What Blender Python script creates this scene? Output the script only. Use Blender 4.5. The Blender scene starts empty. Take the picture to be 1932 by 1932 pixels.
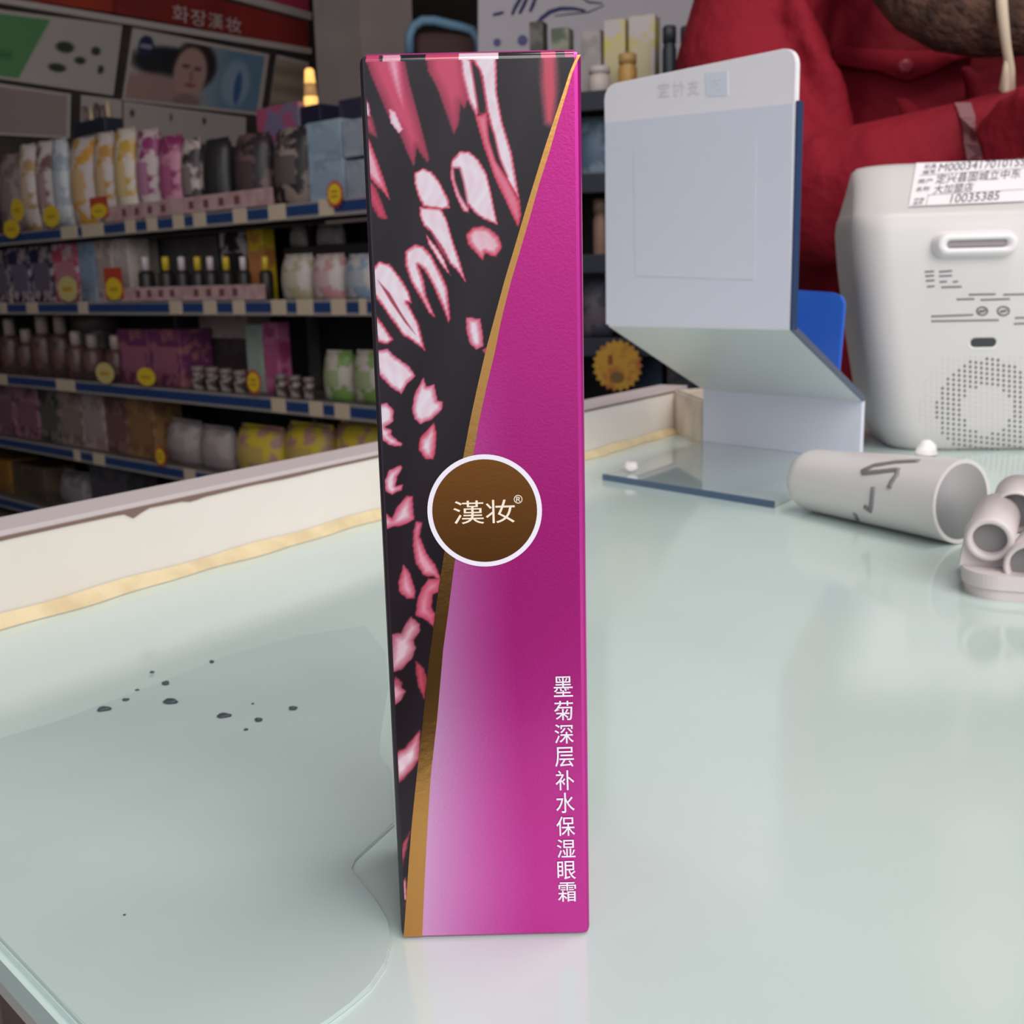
import bpy, bmesh, math, random
import numpy as np
from mathutils import Vector, Matrix
from mathutils.bvhtree import BVHTree
random.seed(7)
SC = bpy.context.scene
COL = SC.collection

# ------------------------------------------------------------------ camera
FPX = 2092.0; TH = math.radians(11.77); RO = math.radians(1.36); CH = 0.106
_up0 = np.array([0, math.sin(TH), math.cos(TH)]); _r0 = np.array([1.0, 0, 0])
FW = np.array([0, math.cos(TH), -math.sin(TH)])
UP = _up0*math.cos(RO) + _r0*math.sin(RO); RT = _r0*math.cos(RO) - _up0*math.sin(RO)
CP = np.array([0, 0, CH])
def ray(x, y): return FW + RT*(x-966)/FPX - UP*(y-966)/FPX
def at_z(x, y, z=0.0):
    d = ray(x, y); return CP + d*(z-CH)/d[2]
def at_y(x, y, Y):
    d = ray(x, y); return CP + d*Y/d[1]
def at_pl(x, y, P, D):
    n = np.array([-D[1], D[0], 0.0]); d = ray(x, y)
    return CP + d*(((np.asarray(P)-CP)@n)/(d@n))
cam_d = bpy.data.cameras.new('camera'); cam = bpy.data.objects.new('camera', cam_d); COL.objects.link(cam)
cam_d.sensor_width = 36.0; cam_d.lens = 36.0*FPX/1932.0
cam_d.clip_start = 0.01; cam_d.clip_end = 60
cam.matrix_world = Matrix(((RT[0], UP[0], -FW[0], 0), (RT[1], UP[1], -FW[1], 0), (RT[2], UP[2], -FW[2], CH), (0, 0, 0, 1)))
cam_d.dof.use_dof = True; cam_d.dof.focus_distance = 0.172; cam_d.dof.aperture_fstop = 58
SC.camera = cam
# ------------------------------------------------------------------ light
w = bpy.data.worlds.new('world'); SC.world = w; w.use_nodes = True
w.node_tree.nodes['Background'].inputs[0].default_value = (0.80, 0.90, 1.0, 1)
w.node_tree.nodes['Background'].inputs[1].default_value = 0.9
def area(name, loc, tgt, sx, sy, power, col):
    l = bpy.data.lights.new(name, 'AREA'); l.shape = 'RECTANGLE'; l.size = sx; l.size_y = sy; l.energy = power; l.color = col
    o = bpy.data.objects.new(name, l); COL.objects.link(o); o.location = loc
    o.rotation_euler = (Vector(tgt)-Vector(loc)).to_track_quat('-Z', 'Y').to_euler(); return o
area('shopfront_daylight', (0.75, -1.15, 1.15), (0.0, 0.7, 0.0), 1.8, 1.5, 34, (1.0, 0.96, 0.94))
area('counter_fill_light', (0.55, 0.35, 1.9), (0.35, 0.5, 0), 0.9, 0.6, 13, (1.0, 0.97, 0.95))  # added overhead fill with no fixture, brightens the counter top
area('shelf_fill_light', (-0.9, 0.9, 1.85), (-1.2, 4.2, 0.5), 0.8, 0.5, 14, (1.0, 0.92, 0.88))  # added fill without a fixture, aimed at the shelving to lift it
SC.view_settings.view_transform = 'Standard'; SC.view_settings.look = 'None'
SC.view_settings.gamma = 1.0; SC.view_settings.use_curve_mapping = False; SC.view_settings.exposure = 0.0

# ------------------------------------------------------------------ helpers
def s2l(c):
    c = np.asarray(c, float)/255.0
    return np.where(c <= 0.04045, c/12.92, ((c+0.055)/1.055)**2.4)
def lin(*c): return tuple(float(v) for v in s2l(c)) + (1.0,)
MATS = {}
def mat(name, col, rough=0.5, metal=0.0, spec=0.5, emit=0.0, noise=None, bump=None, coat=0.0, trans=0.0, sheen=0.0):
    """procedural material; noise=(scale, colour2, lo, hi) blends a second colour, bump=(scale, strength)"""
    if name in MATS: return MATS[name]
    m = bpy.data.materials.new(name); m.use_nodes = True; nt = m.node_tree; N = nt.nodes; L = nt.links
    b = N['Principled BSDF']
    b.inputs['Base Color'].default_value = lin(*col); b.inputs['Roughness'].default_value = rough
    b.inputs['Metallic'].default_value = metal; b.inputs['Specular IOR Level'].default_value = spec
    b.inputs['Coat Weight'].default_value = coat; b.inputs['Coat Roughness'].default_value = 0.08
    b.inputs['Transmission Weight'].default_value = trans
    b.inputs['Sheen Weight'].default_value = sheen
    if emit:
        b.inputs['Emission Color'].default_value = lin(*col); b.inputs['Emission Strength'].default_value = emit
    if noise or bump: tc = N.new('ShaderNodeTexCoord')
    if noise:
        sc_, c2, lo, hi = noise
        t = N.new('ShaderNodeTexNoise'); t.inputs['Scale'].default_value = sc_; t.inputs['Detail'].default_value = 4
        L.new(tc.outputs['Object'], t.inputs['Vector'])
        r = N.new('ShaderNodeValToRGB'); r.color_ramp.elements[0].position = lo; r.color_ramp.elements[1].position = hi
        r.color_ramp.elements[0].color = lin(*col); r.color_ramp.elements[1].color = lin(*c2)
        L.new(t.outputs['Fac'], r.inputs['Fac']); L.new(r.outputs['Color'], b.inputs['Base Color'])
    if bump:
        t2 = N.new('ShaderNodeTexNoise'); t2.inputs['Scale'].default_value = bump[0]; t2.inputs['Detail'].default_value = 3
        L.new(tc.outputs['Object'], t2.inputs['Vector'])
        bp = N.new('ShaderNodeBump'); bp.inputs['Strength'].default_value = bump[1]; bp.inputs['Distance'].default_value = bump[2] if len(bump) > 2 else 0.002
        L.new(t2.outputs['Fac'], bp.inputs['Height']); L.new(bp.outputs['Normal'], b.inputs['Normal'])
    MATS[name] = m; return m
def mat_print(name, rough=0.35, metal=0.0, coat=0.0, grain=0.0, spec=0.5):
    if name in MATS: return MATS[name]
    m = bpy.data.materials.new(name); m.use_nodes = True; nt = m.node_tree
    b = nt.nodes['Principled BSDF']; a = nt.nodes.new('ShaderNodeVertexColor'); a.layer_name = 'Col'
    nt.links.new(a.outputs['Color'], b.inputs['Base Color'])
    b.inputs['Roughness'].default_value = rough; b.inputs['Metallic'].default_value = metal
    b.inputs['Coat Weight'].default_value = coat; b.inputs['Coat Roughness'].default_value = 0.1
    b.inputs['Specular IOR Level'].default_value = spec
    if grain:
        tc = nt.nodes.new('ShaderNodeTexCoord'); t = nt.nodes.new('ShaderNodeTexNoise'); t.inputs['Scale'].default_value = 2600
        bp = nt.nodes.new('ShaderNodeBump'); bp.inputs['Strength'].default_value = grain; bp.inputs['Distance'].default_value = 0.0001
        nt.links.new(tc.outputs['Object'], t.inputs['Vector']); nt.links.new(t.outputs['Fac'], bp.inputs['Height']); nt.links.new(bp.outputs['Normal'], b.inputs['Normal'])
    MATS[name] = m; return m

def mesh_obj(name, verts, faces, m, parent=None, smooth=False):
    me = bpy.data.meshes.new(name); me.from_pydata([tuple(map(float, v)) for v in verts], [], faces); me.validate(); me.update()
    if smooth:
        for p in me.polygons: p.use_smooth = True
    o = bpy.data.objects.new(name, me); COL.objects.link(o)
    if m: me.materials.append(m)
    if parent: o.parent = parent
    return o
def bm_obj(name, bm, m, parent=None, smooth=False):
    bmesh.ops.recalc_face_normals(bm, faces=bm.faces)
    me = bpy.data.meshes.new(name); bm.to_mesh(me); bm.free()
    if smooth:
        for p in me.polygons: p.use_smooth = True
    o = bpy.data.objects.new(name, me); COL.objects.link(o); me.materials.append(m)
    if parent: o.parent = parent
    return o
def thing(name, label, cat, loc=(0, 0, 0), rz=0.0, group=None):
    o = bpy.data.objects.new(name, None); COL.objects.link(o); o.location = tuple(map(float, loc)); o.rotation_euler = (0, 0, rz)
    o.empty_display_size = 0.02
    return tag(o, label, cat, group)
def tag(o, label=None, cat=None, group=None, kind=None):
    if label: o['label'] = label
    if cat: o['category'] = cat
    if group: o['group'] = group
    if kind: o['kind'] = kind
    return o
def box_bm(x0, x1, y0, y1, z0, z1, bev=0.0, seg=2, bm=None):
    own = bm is None
    if own: bm = bmesh.new()
    vs = [bm.verts.new(p) for p in ((x0,y0,z0),(x1,y0,z0),(x1,y1,z0),(x0,y1,z0),(x0,y0,z1),(x1,y0,z1),(x1,y1,z1),(x0,y1,z1))]
    fs = [bm.faces.new([vs[i] for i in q]) for q in ((3,2,1,0),(4,5,6,7),(0,1,5,4),(1,2,6,5),(2,3,7,6),(3,0,4,7))]
    if bev and own:
        bmesh.ops.bevel(bm, geom=list(bm.edges), offset=bev, segments=seg, affect='EDGES', profile=0.5)
    return bm
def box(name, x0, x1, y0, y1, z0, z1, m, parent=None, bev=0.0, seg=2, smooth=False):
    return bm_obj(name, box_bm(x0, x1, y0, y1, z0, z1, bev, seg), m, parent, smooth)
def prism(name, pts, z0, z1, m, parent=None, bev=0.0):
    """vertical prism over a ground polygon"""
    bm = bmesh.new(); a = [bm.verts.new((p[0], p[1], z0)) for p in pts]; b = [bm.verts.new((p[0], p[1], z1)) for p in pts]
    n = len(pts); bm.faces.new(a[::-1]); top = bm.faces.new(b)
    for i in range(n): bm.faces.new((a[i], a[(i+1) % n], b[(i+1) % n], b[i]))
    if bev: bmesh.ops.bevel(bm, geom=list(top.edges), offset=bev, segments=2, affect='EDGES')
    return bm_obj(name, bm, m, parent)
def slab(name, quad, nrm, th, m, parent=None, bev=0.0):
    """extrude a planar 3D polygon along nrm by th"""
    bm = bmesh.new(); nrm = np.asarray(nrm, float)
    a = [bm.verts.new(tuple(p)) for p in quad]; b = [bm.verts.new(tuple(np.asarray(p)+nrm*th)) for p in quad]
    n = len(quad); bm.faces.new(a[::-1]); bm.faces.new(b)
    for i in range(n): bm.faces.new((a[i], a[(i+1) % n], b[(i+1) % n], b[i]))
    if bev: bmesh.ops.bevel(bm, geom=list(bm.edges), offset=bev, segments=2, affect='EDGES')
    return bm_obj(name, bm, m, parent)
def lathe(name, prof, m, parent=None, loc=(0,0,0), seg=20, smooth=True):
    vs = []; fs = []; n = len(prof)
    for k in range(seg):
        a = 2*math.pi*k/seg
        for r, z in prof: vs.append((loc[0]+r*math.cos(a), loc[1]+r*math.sin(a), loc[2]+z))
    for k in range(seg):
        k2 = (k+1) % seg
        for i in range(n-1): fs.append((k*n+i, k2*n+i, k2*n+i+1, k*n+i+1))
    fs.append(tuple(k*n for k in range(seg))[::-1]); fs.append(tuple(k*n+n-1 for k in range(seg)))
    return mesh_obj(name, vs, fs, m, parent, smooth)
def sweep(name, pts, rad, m, parent=None, seg=12, smooth=True, cap=True, squash=1.0):
    """tube along a 3D polyline; rad = number or list"""
    P = [Vector(tuple(map(float, p))) for p in pts]; n = len(P)
    R = rad if hasattr(rad, '__len__') else [rad]*n
    vs = []; fs = []; ref = Vector((0, 0, 1))
    t0 = (P[1]-P[0]).normalized()
    if abs(t0.dot(ref)) > 0.95: ref = Vector((0, 1, 0))
    u = t0.cross(ref).normalized()
    for i in range(n):
        t = (P[min(i+1, n-1)]-P[max(i-1, 0)]).normalized()
        u = (u - t*u.dot(t)).normalized(); v = t.cross(u)
        for k in range(seg):
            a = 2*math.pi*k/seg; vs.append(P[i]+u*math.cos(a)*R[i]+v*math.sin(a)*R[i]*squash)
    for i in range(n-1):
        for k in range(seg):
            k2 = (k+1) % seg; fs.append((i*seg+k, i*seg+k2, (i+1)*seg+k2, (i+1)*seg+k))
    if cap:
        fs.append(tuple(range(seg))[::-1]); fs.append(tuple((n-1)*seg+k for k in range(seg)))
    return mesh_obj(name, vs, fs, m, parent, smooth)
def text2d(s, bold=0.0):
    c = bpy.data.curves.new('glyphs', 'FONT'); c.body = s; c.size = 1.0; c.offset = bold; c.resolution_u = 3
    o = bpy.data.objects.new('glyphs', c); COL.objects.link(o)
    dg = bpy.context.evaluated_depsgraph_get(); me = bpy.data.meshes.new_from_object(o.evaluated_get(dg))
    V = np.array([v.co[:2] for v in me.vertices]); Fc = [tuple(p.vertices) for p in me.polygons]
    bpy.data.objects.remove(o); bpy.data.curves.remove(c); bpy.data.meshes.remove(me)
    return V, Fc
def text_on(name, s, O, U, V, m, parent=None, nrm=(0, -1, 0), lift=0.0002, bold=0.0, mirror=False):
    """fit the ink box of s into the parallelogram O (lower left), U (width), V (height)"""
    P, Fc = text2d(s, bold)
    if not len(P): return None
    lo = P.min(0); hi = P.max(0); Q = (P-lo)/np.maximum(hi-lo, 1e-6)
    if mirror: Q[:, 0] = 1-Q[:, 0]
    O = np.asarray(O, float)+np.asarray(nrm)*lift
    vs = O[None]+Q[:, :1]*np.asarray(U)[None]+Q[:, 1:]*np.asarray(V)[None]
    return mesh_obj(name, vs, Fc, m, parent)
def print_grid(name, corners, nx, ny, func, m, parent=None, keep=None):
    """vertex-coloured print: corners = BL, BR, TR, TL; func(u, v, P) -> sRGB 0..255"""
    A, B, C_, D = [np.asarray(c, float) for c in corners]
    u, v = np.meshgrid(np.linspace(0, 1, nx+1), np.linspace(0, 1, ny+1)); u = u.ravel(); v = v.ravel()
    P = (A[None]*((1-u)*(1-v))[:, None]+B[None]*(u*(1-v))[:, None]+C_[None]*(u*v)[:, None]+D[None]*((1-u)*v)[:, None])
    rgb = s2l(np.clip(func(u, v, P), 0, 255))
    i, j = np.meshgrid(np.arange(nx), np.arange(ny)); k = (j*(nx+1)+i).ravel()
    Fq = np.stack([k, k+1, k+nx+2, k+nx+1], 1)
    if keep is not None:
        ok = keep(P)[Fq].all(1) if keep(P).dtype == bool else None
        Fq = Fq[ok]
    me = bpy.data.meshes.new(name); me.from_pydata(P.tolist(), [], Fq.tolist()); me.update()
    at = me.attributes.new('Col', 'FLOAT_COLOR', 'POINT')
    at.data.foreach_set('color', np.concatenate([rgb, np.ones((len(rgb), 1))], 1).astype(np.float32).ravel())
    me.materials.append(m)
    o = bpy.data.objects.new(name, me); COL.objects.link(o)
    if parent: o.parent = parent
    return o
def lerp(a, b, t):
    t = np.clip(t, 0, 1)[..., None]; return np.asarray(a)*(1-t)+np.asarray(b)*t
def sdist(px, py, poly):
    """signed distance (+ inside) of points to a closed polygon"""
    n = len(poly); d2 = np.full(px.shape, 1e12); ins = np.zeros(px.shape, bool)
    for i in range(n):
        x1, y1 = poly[i]; x2, y2 = poly[(i+1) % n]; ex = x2-x1; ey = y2-y1
        t = np.clip(((px-x1)*ex+(py-y1)*ey)/(ex*ex+ey*ey+1e-9), 0, 1)
        d2 = np.minimum(d2, (px-x1-t*ex)**2+(py-y1-t*ey)**2)
        c = ((y1 > py) != (y2 > py)) & (px < ex*(py-y1)/(ey if abs(ey) > 1e-9 else 1e-9)+x1); ins ^= c
    return np.where(ins, 1, -1)*np.sqrt(d2)

# ------------------------------------------------------------------ shop shell
FLOOR = -0.85; CEIL = 2.0
M_floor = mat('floor_tile', (120, 112, 106), 0.4, noise=(3, (112, 104, 99), 0.4, 0.6))
M_wall = mat('wall_paint', (168, 156, 152), 0.8, noise=(3, (156, 144, 140), 0.4, 0.65))
def st(o): o['kind'] = 'structure'; return o
st(box('floor', -5, 3.2, -1.6, 9.2, FLOOR-0.05, FLOOR, M_floor))
st(box('ceiling', -5, 3.2, -1.6, 9.2, CEIL, CEIL+0.05, mat('ceiling_paint', (178, 172, 168), 0.9)))
st(box('wall_left', -5.05, -5, -1.6, 9.2, FLOOR, CEIL, M_wall))
st(box('wall_right', 3.2, 3.25, -1.6, 9.2, FLOOR, CEIL, M_wall))
st(box('wall_rear', -5, 3.2, 9.2, 9.25, FLOOR, CEIL, mat('rear_wall_paint', (120, 100, 88), 0.8, noise=(2, (90, 76, 70), 0.4, 0.6))))
st(box('wall_front', -5, 3.2, -1.65, -1.6, FLOOR, -0.25, mat('shopfront_sill', (70, 66, 66), 0.7)))

# the wall that carries the signs, receding to the right
SIGN_D = np.array([0.743, 0.669, 0.0]); SIGN_P = at_y(0, 200, 5.4)
def sgn(x, y, off=0.0):
    n = np.array([0.669, -0.743, 0]); return at_pl(x, y, SIGN_P+n*off, SIGN_D)
SN = np.array([0.669, -0.743, 0.0])
_a = SIGN_P-SIGN_D*2.2; _b = sgn(640, 200)
st(slab('wall_sign', [(_a[0], _a[1], FLOOR), (_b[0], _b[1], FLOOR), (_b[0], _b[1], CEIL), (_a[0], _a[1], CEIL)], -SN, 0.08, mat('sign_wall_paint', (70, 60, 56), 0.8, noise=(5, (56, 48, 46), 0.4, 0.6))))
# column
cP = at_y(682, 100, 5.3); cx, cy = cP[0], cP[1]
cd1 = np.array([-0.78, 0.62]); cd2 = np.array([0.86, 0.51])
o = prism('pillar_column', [(cx, cy), (cx+cd2[0]*0.26, cy+cd2[1]*0.26), (cx+cd2[0]*0.26+cd1[0]*0.3, cy+cd2[1]*0.26+cd1[1]*0.3), (cx+cd1[0]*0.3, cy+cd1[1]*0.3)], FLOOR, CEIL, mat('column_paint', (186, 170, 164), 0.8, noise=(4, (176, 160, 154), 0.4, 0.6)))
st(o); o.name = 'trim_1'

# ------------------------------------------------------------------ counter
A0 = at_z(0, 1181)[:2]; B0 = at_z(1272, 816)[:2]
rd = (B0-A0)/np.linalg.norm(B0-A0)                      # along the long rim
E1 = at_z(0, 1800)[:2]; E2 = at_z(122, 1932)[:2]; ed = (E2-E1)/np.linalg.norm(E2-E1)   # near-left edge
Mx = np.array([rd, -ed]).T; tt = np.linalg.solve(Mx, E1-A0); P0 = A0+rd*tt[0]
r2 = np.array([rd[1], -rd[0]])                          # second rim, square to the first
P1 = B0; PX = at_z(1660, 752)[:2]; P2 = PX+np.array([0.9, -0.05]); P3 = P0+ed*1.3
RIMH = at_pl(0, 1002, (A0[0], A0[1], 0), rd)[2]
M_glass = mat('pale_green_counter_glass', (208, 224, 218), 0.12, spec=0.5, coat=0.15, noise=(9, (200, 216, 211), 0.35, 0.7))
M_white = mat('white_laminate', (236, 228, 220), 0.45, noise=(7, (228, 218, 208), 0.4, 0.7), bump=(160, 0.05, 0.0005))
counter = thing('shop_counter', 'pale green glass topped counter with a raised white rim', 'counter', (0, 0, 0))
def inset(p, q, d):  # shift a line to its left
    v = (q-p)/np.linalg.norm(q-p); return np.array([-v[1], v[0]])*d
o = prism('glass_top', [P0, P3, P2, PX, P1], -0.006, 0.0, M_glass, counter, bev=0.0012)
nin = np.array([ -ed[1], ed[0]])
if nin@(B0-P0) < 0: nin = -nin
def quad_in(d): return [P0+nin*d, P3+nin*d, P2, PX, P1]
prism('edge_band', quad_in(0.0035), -0.0105, -0.0061, mat('edge_glass', (176, 196, 190), 0.2), counter)
prism('board', quad_in(0.008), -0.026, -0.0106, mat('board_edge', (186, 182, 174), 0.6), counter)
prism('cabinet_body', quad_in(0.05), FLOOR, -0.0262, mat('cabinet_dark', (104, 84, 78), 0.5, noise=(20, (88, 70, 66), 0.4, 0.6)), counter)
# long rim
outw = np.array([-rd[1], rd[0]])
topo = at_z(0, 976, RIMH)[:2]; thick = abs((topo-A0)@outw)
RS = P0-rd*0.02
def strip(name, p, q, o0, o1, z0, z1, m, parent, side, bev=0.0):
    return prism(name, [p+side*o0, q+side*o0, q+side*o1, p+side*o1], z0, z1, m, parent, bev)
strip('long_rim', RS, B0+rd*thick, 0.0, thick, -0.012, RIMH-0.0032, M_white, counter, outw)
strip('rim_cap', RS, B0+rd*thick, 0.0, thick, RIMH-0.0028, RIMH, mat('lilac_white_edge', (206, 192, 192), 0.5), counter, outw)
# chipped brown core line: a wavy sliver under the cap
vs = []; fs = []; n = 160; LR = np.linalg.norm(B0-RS)
for i in range(n+1):
    t = i/n; p = RS+(B0-RS)*t
    dz = -0.0002+0.0005*abs(math.sin(t*37)*math.sin(t*11+1))+0.0006*(1-t)
    dz += 0.0028*max(0, 1-abs(t-0.245)/0.008)+0.0012*max(0, 1-abs(t-0.29)/0.006)
    q = p-outw*0.0003
    vs += [(q[0], q[1], RIMH-0.0018), (q[0], q[1], RIMH-0.0028-dz)]
for i in range(n): fs.append((2*i, 2*i+1, 2*i+3, 2*i+2))
mesh_obj('chipped_seam', vs, fs, mat('brown_chipboard', (128, 102, 92), 0.9), counter)
# sealant bead along the foot of the rim
vs = []; fs = []; n = 120
for i in range(n+1):
    t = i/n; p = RS+(B0-RS)*t; wv = 0.0052+0.0008*math.sin(t*40)+0.0006*math.sin(t*93+2); q = p-outw*wv; h = p-outw*0.0004
    vs += [(h[0], h[1], 0.0042+0.0004*math.sin(t*61)), (p[0]-outw[0]*wv*0.5, p[1]-outw[1]*wv*0.5, 0.0026), (q[0], q[1], 0.0002)]
for i in range(n):
    for k in range(2): fs.append((3*i+k, 3*i+k+1, 3*i+k+4, 3*i+k+3))
mesh_obj('sealant_bead', vs, fs, mat('yellowed_sealant', (226, 206, 166), 0.6, noise=(70, (206, 182, 140), 0.4, 0.7)), counter, smooth=True)
# short rim and the corner block
Cc = at_z(1327, 843)[:2]; bc = Cc-B0; bn = np.array([-bc[1], bc[0]])/np.linalg.norm(bc)
prism('short_rim', [B0-outw*0.0002, B0+bc*0.93, B0+bc*0.93+bn*0.012, B0+bn*0.02+rd*0.01], 0.0, RIMH-0.001, mat('grubby_white', (220, 206, 190), 0.6, noise=(60, (202, 186, 170), 0.4, 0.7)), counter, bev=0.0015)

# clear film on the left; grey tint and far edge paint in carton shade
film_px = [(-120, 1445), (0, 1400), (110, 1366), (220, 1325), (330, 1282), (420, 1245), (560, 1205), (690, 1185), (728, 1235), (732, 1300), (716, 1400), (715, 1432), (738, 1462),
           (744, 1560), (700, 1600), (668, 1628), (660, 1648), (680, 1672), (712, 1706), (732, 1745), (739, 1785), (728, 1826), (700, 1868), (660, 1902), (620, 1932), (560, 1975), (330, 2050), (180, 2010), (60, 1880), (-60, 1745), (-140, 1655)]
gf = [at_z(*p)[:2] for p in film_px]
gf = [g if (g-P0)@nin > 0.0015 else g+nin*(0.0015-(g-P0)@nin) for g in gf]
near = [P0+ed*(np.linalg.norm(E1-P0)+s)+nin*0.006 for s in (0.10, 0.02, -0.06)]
film = prism('shade_tinted_film', [tuple(p) for p in gf], 0.0001, 0.0009, mat('shade_grey_film', (195, 210, 206), 0.14, spec=0.5, noise=(14, (188, 203, 199), 0.4, 0.7)), None, bev=0.0003)
tag(film, 'smooth clear plastic sheet with a curved edge left of the carton, tinted grey as carton shade', 'plastic sheet')
# crumbs
CRUMB = ['leftmost long dark crumb', 'dark crumb second from the left', 'faint tiny crumb third from the left', 'small crumb fourth from the left, above the round one', 'round dark crumb above the widest crumb', 'widest dark crumb of the middle group', 'topmost dark crumb nearest the rim',
 'long dark crumb below the topmost one', 'ring shaped dark crumb right of the long one', 'tiny crumb below the ring shaped one', 'rightmost dark crumb nearest the carton', 'faint speck above the ring shaped crumb', 'single tiny speck far from the others']
M_crumb = mat('dark_crumb', (62, 72, 76), 0.5)
for k, (x, y, wx, wy) in enumerate([(197,1340,26,8),(237,1322,13,6),(259,1303,8,4),(287,1270,10,5),(313,1292,13,9),(322,1326,27,9),(400,1251,8,7),(423,1352,26,7),(488,1361,14,9),(464,1378,8,5),(553,1339,17,8),(477,1329,5,4),(235,1727,6,3)]):
    c = at_z(x, y, 0.0009); sx = np.linalg.norm(at_z(x+wx/2, y, 0.0009)-c); sz = sx*wy/wx*0.9
    bm = bmesh.new(); bmesh.ops.create_icosphere(bm, subdivisions=2, radius=1.0)
    for v in bm.verts:
        v.co *= 1+0.28*math.sin(v.co.x*3+k*1.7)*math.cos(v.co.y*4+k); v.co = Vector((v.co.x*sx, v.co.y*sx*0.7, v.co.z*sz))
    o = bm_obj('crumb', bm, M_crumb, None, True); o.location = (c[0], c[1], c[2]+sz*0.85)
    tag(o, CRUMB[k]+' on the clear plastic sheet', 'crumb', 'dark crumbs on the plastic sheet')

# ------------------------------------------------------------------ the carton
BL = at_z(757, 1773); BR = at_z(1113, 1764); CY = float((BL[1]+BR[1])/2)
CX0, CX1 = float(BL[0]), float(BR[0]); CHT = float((at_y(680, 100, CY)[2]+at_y(1096, 96, CY)[2])/2); CD = CX1-CX0
carton = thing('cosmetic_carton', 'tall narrow carton in black and magenta foil standing upright on the counter', 'carton', ((CX0+CX1)/2, CY+CD/2, 0))
def L(p): p = np.array(p, float).copy(); p[..., 0] -= (CX0+CX1)/2; p[..., 1] -= CY+CD/2; return p
M_foil_body = mat('magenta_foil', (190, 36, 140), 0.30, metal=0.55, coat=0.2, bump=(2600, 0.06, 0.0001))
hw = CD/2
body = box('carton_body', -hw, hw, -hw+0.0001, hw, 0.0, CHT, M_foil_body, carton, bev=0.0010, seg=3)
body.data.materials.append(mat('dark_print', (46, 36, 44), 0.35))
for p_ in body.data.polygons:
    if p_.center.x < -hw+0.0012: p_.material_index = 1
box('printed_side_panel', -hw-0.00004, -hw+0.00002, -hw+0.0011, hw-0.0011, 0.0012, CHT-0.0012, mat('dark_print', (46, 36, 44), 0.35), carton)
for s_ in (0,):
    box('tuck_flap', -hw+0.0008, hw-0.0008, -hw+0.0016, hw-0.001, CHT-0.0001, CHT+0.0003, mat('flap_foil', (150, 30, 105), 0.3, metal=0.4), carton)
def zA(pts): return [(660+x/4.025, 60+y/4.025) for x, y in pts]
def zB(pts): return [(660+x/4.025, 460+y/4.025) for x, y in pts]
def zC(pts): return [(680+x/4.2, 840+y/4.2) for x, y in pts]
def zD(pts): return [(680+x/3.389, 1240+y/3.389) for x, y in pts]
WHITE = (216, 204, 212); ROSE = (186, 64, 94); RED = (184, 46, 72); DARK = (25, 12, 21); PINK = (206, 140, 158)
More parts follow.
